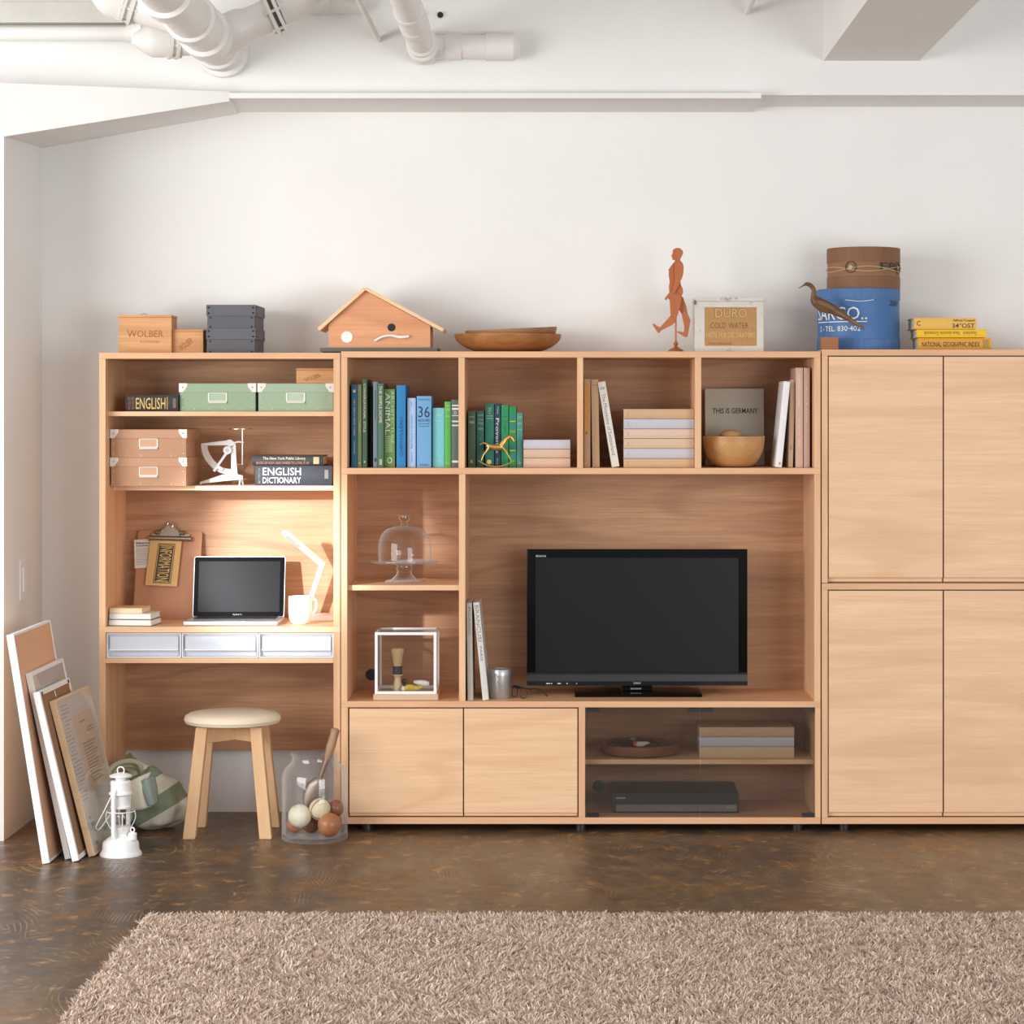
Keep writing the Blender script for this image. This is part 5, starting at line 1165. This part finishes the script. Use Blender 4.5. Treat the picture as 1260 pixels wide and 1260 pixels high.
for i in range(10):
    z = rnd.uniform(.05, .22)*hl; a = rnd.uniform(.04, .36); MB().box(-.0022, -.0019, a, a+.03, z, z+.012).build('photo_mark', pm((176, 168, 160), .8), p)
MB().box(-.0012, -.0004, .006, .434, .006, hl-.006).build('pane', PANE, p)
# ================================================================== striped canvas bag
bx0, by0 = X(192, .07), .08
t = thing('canvas_bag', 'slumped green and cream striped canvas bag under the desk', 'bag', (bx0, by0, 0))
def stripes():
    m, nt, bs, _, lk = mat('striped_canvas'); tc = node(nt, 'ShaderNodeTexCoord'); sep = node(nt, 'ShaderNodeSeparateXYZ'); lk.new(tc.outputs['Object'], sep.inputs[0])
    m1 = node(nt, 'ShaderNodeMath', operation='MULTIPLY'); m1.inputs[1].default_value = -.50; lk.new(sep.outputs['X'], m1.inputs[0])
    m2 = node(nt, 'ShaderNodeMath', operation='MULTIPLY_ADD'); m2.inputs[1].default_value = .86; lk.new(sep.outputs['Z'], m2.inputs[0]); lk.new(m1.outputs[0], m2.inputs[2])
    m3 = node(nt, 'ShaderNodeMath', operation='MULTIPLY_ADD'); m3.inputs[1].default_value = 2.8; m3.inputs[2].default_value = .2; lk.new(m2.outputs[0], m3.inputs[0])
    G, Cc = lin((138, 148, 122)), lin((222, 216, 196))
    c = ramp(nt, m3.outputs[0], [(0, Cc), (.325, G), (.50, Cc), (.655, G), (.78, Cc), (.9, G)], 'CONSTANT')
    c = mixcol(nt, .35, c, mixcol(nt, noise(nt, coords(nt, (1, 1, 1), False), 90, 4), (.35, .35, .33), (1, 1, 1)), 'MULTIPLY')
    lk.new(c, bs.inputs['Base Color']); bs.inputs['Roughness'].default_value = .9
    bump(nt, bs, noise(nt, coords(nt, (1, 1, 1), False), 14, 3), .5, .012); return m
STR = stripes(); LIN_ = pm((150, 166, 158), .9, var=.08, scale=90, name='teal_lining'); CAN = pm((226, 220, 202), .9, var=.06, scale=90, bmp=.1, name='cream_canvas')
nu, nv = 40, 24; vs = []; fs = []
from mathutils import noise as mnoise
for j in range(nv+1):
    ph = PI*j/nv-PI/2
    for i in range(nu):
        a = 2*PI*i/nu; dx, dy, dz = math.cos(ph)*math.cos(a), math.cos(ph)*math.sin(a), math.sin(ph)
        hz = max(0, dz)
        x = dx*(.128-.02*hz)-.045*hz; yv = dy*(.115-.02*hz); z = .105+dz*(.108 if dz < 0 else .125)
        if dx < 0 and dz > 0: z += .04*hz*max(0, -dx+.2)
        nz = mnoise.noise(Vector((dx*2.2, dy*2.2, dz*2.2+4)))*.02+mnoise.noise(Vector((dx*5, dy*5, dz*5)))*.007
        v = Vector((bx0+x+dx*nz, by0+yv+dy*nz, z+dz*nz)); v.z = max(v.z, .0008+.0001*i/nu); vs.append(v)
fs = [(j*nu+i, j*nu+(i+1) % nu, (j+1)*nu+(i+1) % nu, (j+1)*nu+i) for j in range(nv) for i in range(nu)]
MB().add(vs, fs).build('body', STR, t, True, sub=1)
def bg(u, v, yy): return P(110+u/8.4, 920+v/8.4, yy)
def cloth(nm, rows_, m, th=.004):
    g = [[Vector(q) for q in bez(r_, 5)] for r_ in rows_]; cols = list(zip(*g)); g2 = [bez(list(c_), 5) for c_ in cols]
    n_, m_ = len(g2), len(g2[0]); vs = [q for c_ in g2 for q in c_]; fs = [(i*m_+j, i*m_+j+1, (i+1)*m_+j+1, (i+1)*m_+j) for i in range(n_-1) for j in range(m_-1)]
    o = MB().add(vs, fs).build(nm, m, t, True); s_ = o.modifiers.new('solid', 'SOLIDIFY'); s_.thickness = th; return o
cloth('flap', [[bg(395, 360, -.09), bg(510, 300, -.10), bg(640, 245, -.05)], [bg(405, 500, -.10), bg(530, 430, -.125), bg(600, 400, -.1)], [bg(425, 655, -.085), bg(540, 640, -.115), bg(640, 605, -.1)]], CAN)
cloth('lining', [[bg(525, 345, -.11), bg(590, 320, -.118), bg(680, 290, -.06)], [bg(560, 470, -.128), bg(630, 450, -.128), bg(705, 430, -.07)], [bg(612, 610, -.118), bg(670, 590, -.118), bg(715, 560, -.07)]], LIN_)
for pts in ([(190, 330, -.04), (215, 230, -.03), (300, 165, -.02), (420, 140, -.02), (500, 165, -.01), (525, 220, 0), (515, 260, .02)], [(240, 300, .0), (280, 220, .01), (370, 185, .01), (460, 190, .02), (490, 240, .03)]):
    MB().tube(bez([bg(*p) for p in pts], 5), .010, 8, flat=1.6).build('handle', pm((186, 182, 150), .9, var=.1, scale=60), t, True)
cloth('top_fold', [[bg(330, 230, .06), bg(380, 90, .08), bg(420, 50, .1)], [bg(420, 250, .03), bg(460, 120, .05), bg(480, 110, .08)], [bg(560, 300, .02), bg(600, 200, .03), bg(640, 190, .07)]], STR)
# ================================================================== rug
rx0, rx1, ry0, ry1 = -1.235, 1.62, -3.35, -1.575
rug = thing('rug', 'thick beige shaggy rug on the dark floor', 'rug', ((rx0+rx1)/2, (ry0+ry1)/2, 0))
MB().box(rx0, rx1, ry0, ry1, .0005, .012).build('backing', pm((120, 100, 84), .9, var=.1), rug)
def rugm():
    m, nt, bs, _, lk = mat('rug_yarn'); g = node(nt, 'ShaderNodeNewGeometry')
    c = ramp(nt, g.outputs['Random Per Island'], [(0, lin((152, 126, 108))), (.5, lin((204, 179, 160))), (1, lin((244, 227, 212)))])
    lk.new(c, bs.inputs['Base Color']); bs.inputs['Roughness'].default_value = .85; bs.inputs['Specular IOR Level'].default_value = .2; return m
N = 300000
px_ = np.random.uniform(rx0-.004, rx1+.004, N); py_ = np.random.uniform(ry0, ry1, N)
ex_ = np.minimum(px_-rx0, rx1-px_); keep = np.ones(N, bool); px_, py_ = px_[keep], py_[keep]; N = len(px_)
ang = np.random.uniform(0, 2*PI, N); ta = np.random.uniform(0, 2*PI, N)
clump = np.sin(px_*23+np.sin(py_*17)*2)*np.cos(py_*29+np.sin(px_*13)*2)
ta = ta*.45+clump*2.2
ln = np.random.uniform(.018, .036, N); lean = np.random.uniform(.15, .8, N)
wd = np.random.uniform(.0011, .0021, N)
wx, wy = np.cos(ang)*wd, np.sin(ang)*wd
dx, dy = np.cos(ta), np.sin(ta)
V = np.zeros((N, 6, 3))
for i, (f, hgt, ww) in enumerate(((0, 0, 1.0), (.45, .62, 1.1), (1.0, .92, .55))):
    bxx = px_+dx*lean*ln*f*f; byy = py_+dy*lean*ln*f*f; bz2 = .011+ln*hgt*(1-.22*lean*f)
    V[:, 2*i, 0] = bxx-wx*ww; V[:, 2*i, 1] = byy-wy*ww; V[:, 2*i, 2] = bz2
    V[:, 2*i+1, 0] = bxx+wx*ww; V[:, 2*i+1, 1] = byy+wy*ww; V[:, 2*i+1, 2] = bz2
V -= np.array(org[rug.name])
me = bpy.data.meshes.new('pile'); me.vertices.add(N*6); me.vertices.foreach_set('co', V.reshape(-1))
base = (np.arange(N)*6)[:, None]; quad = np.concatenate([base+np.array([0, 1, 3, 2]), base+np.array([2, 3, 5, 4])], 1).reshape(-1)
me.loops.add(len(quad)); me.loops.foreach_set('vertex_index', quad.astype(np.int32))
me.polygons.add(N*2); me.polygons.foreach_set('loop_start', (np.arange(N*2)*4).astype(np.int32)); me.polygons.foreach_set('loop_total', np.full(N*2, 4, np.int32))
me.update(calc_edges=True); me.materials.append(rugm())
o = bpy.data.objects.new('pile', me); C.objects.link(o); o.parent = rug; o['kind'] = 'stuff'; org[o.name] = org[rug.name]
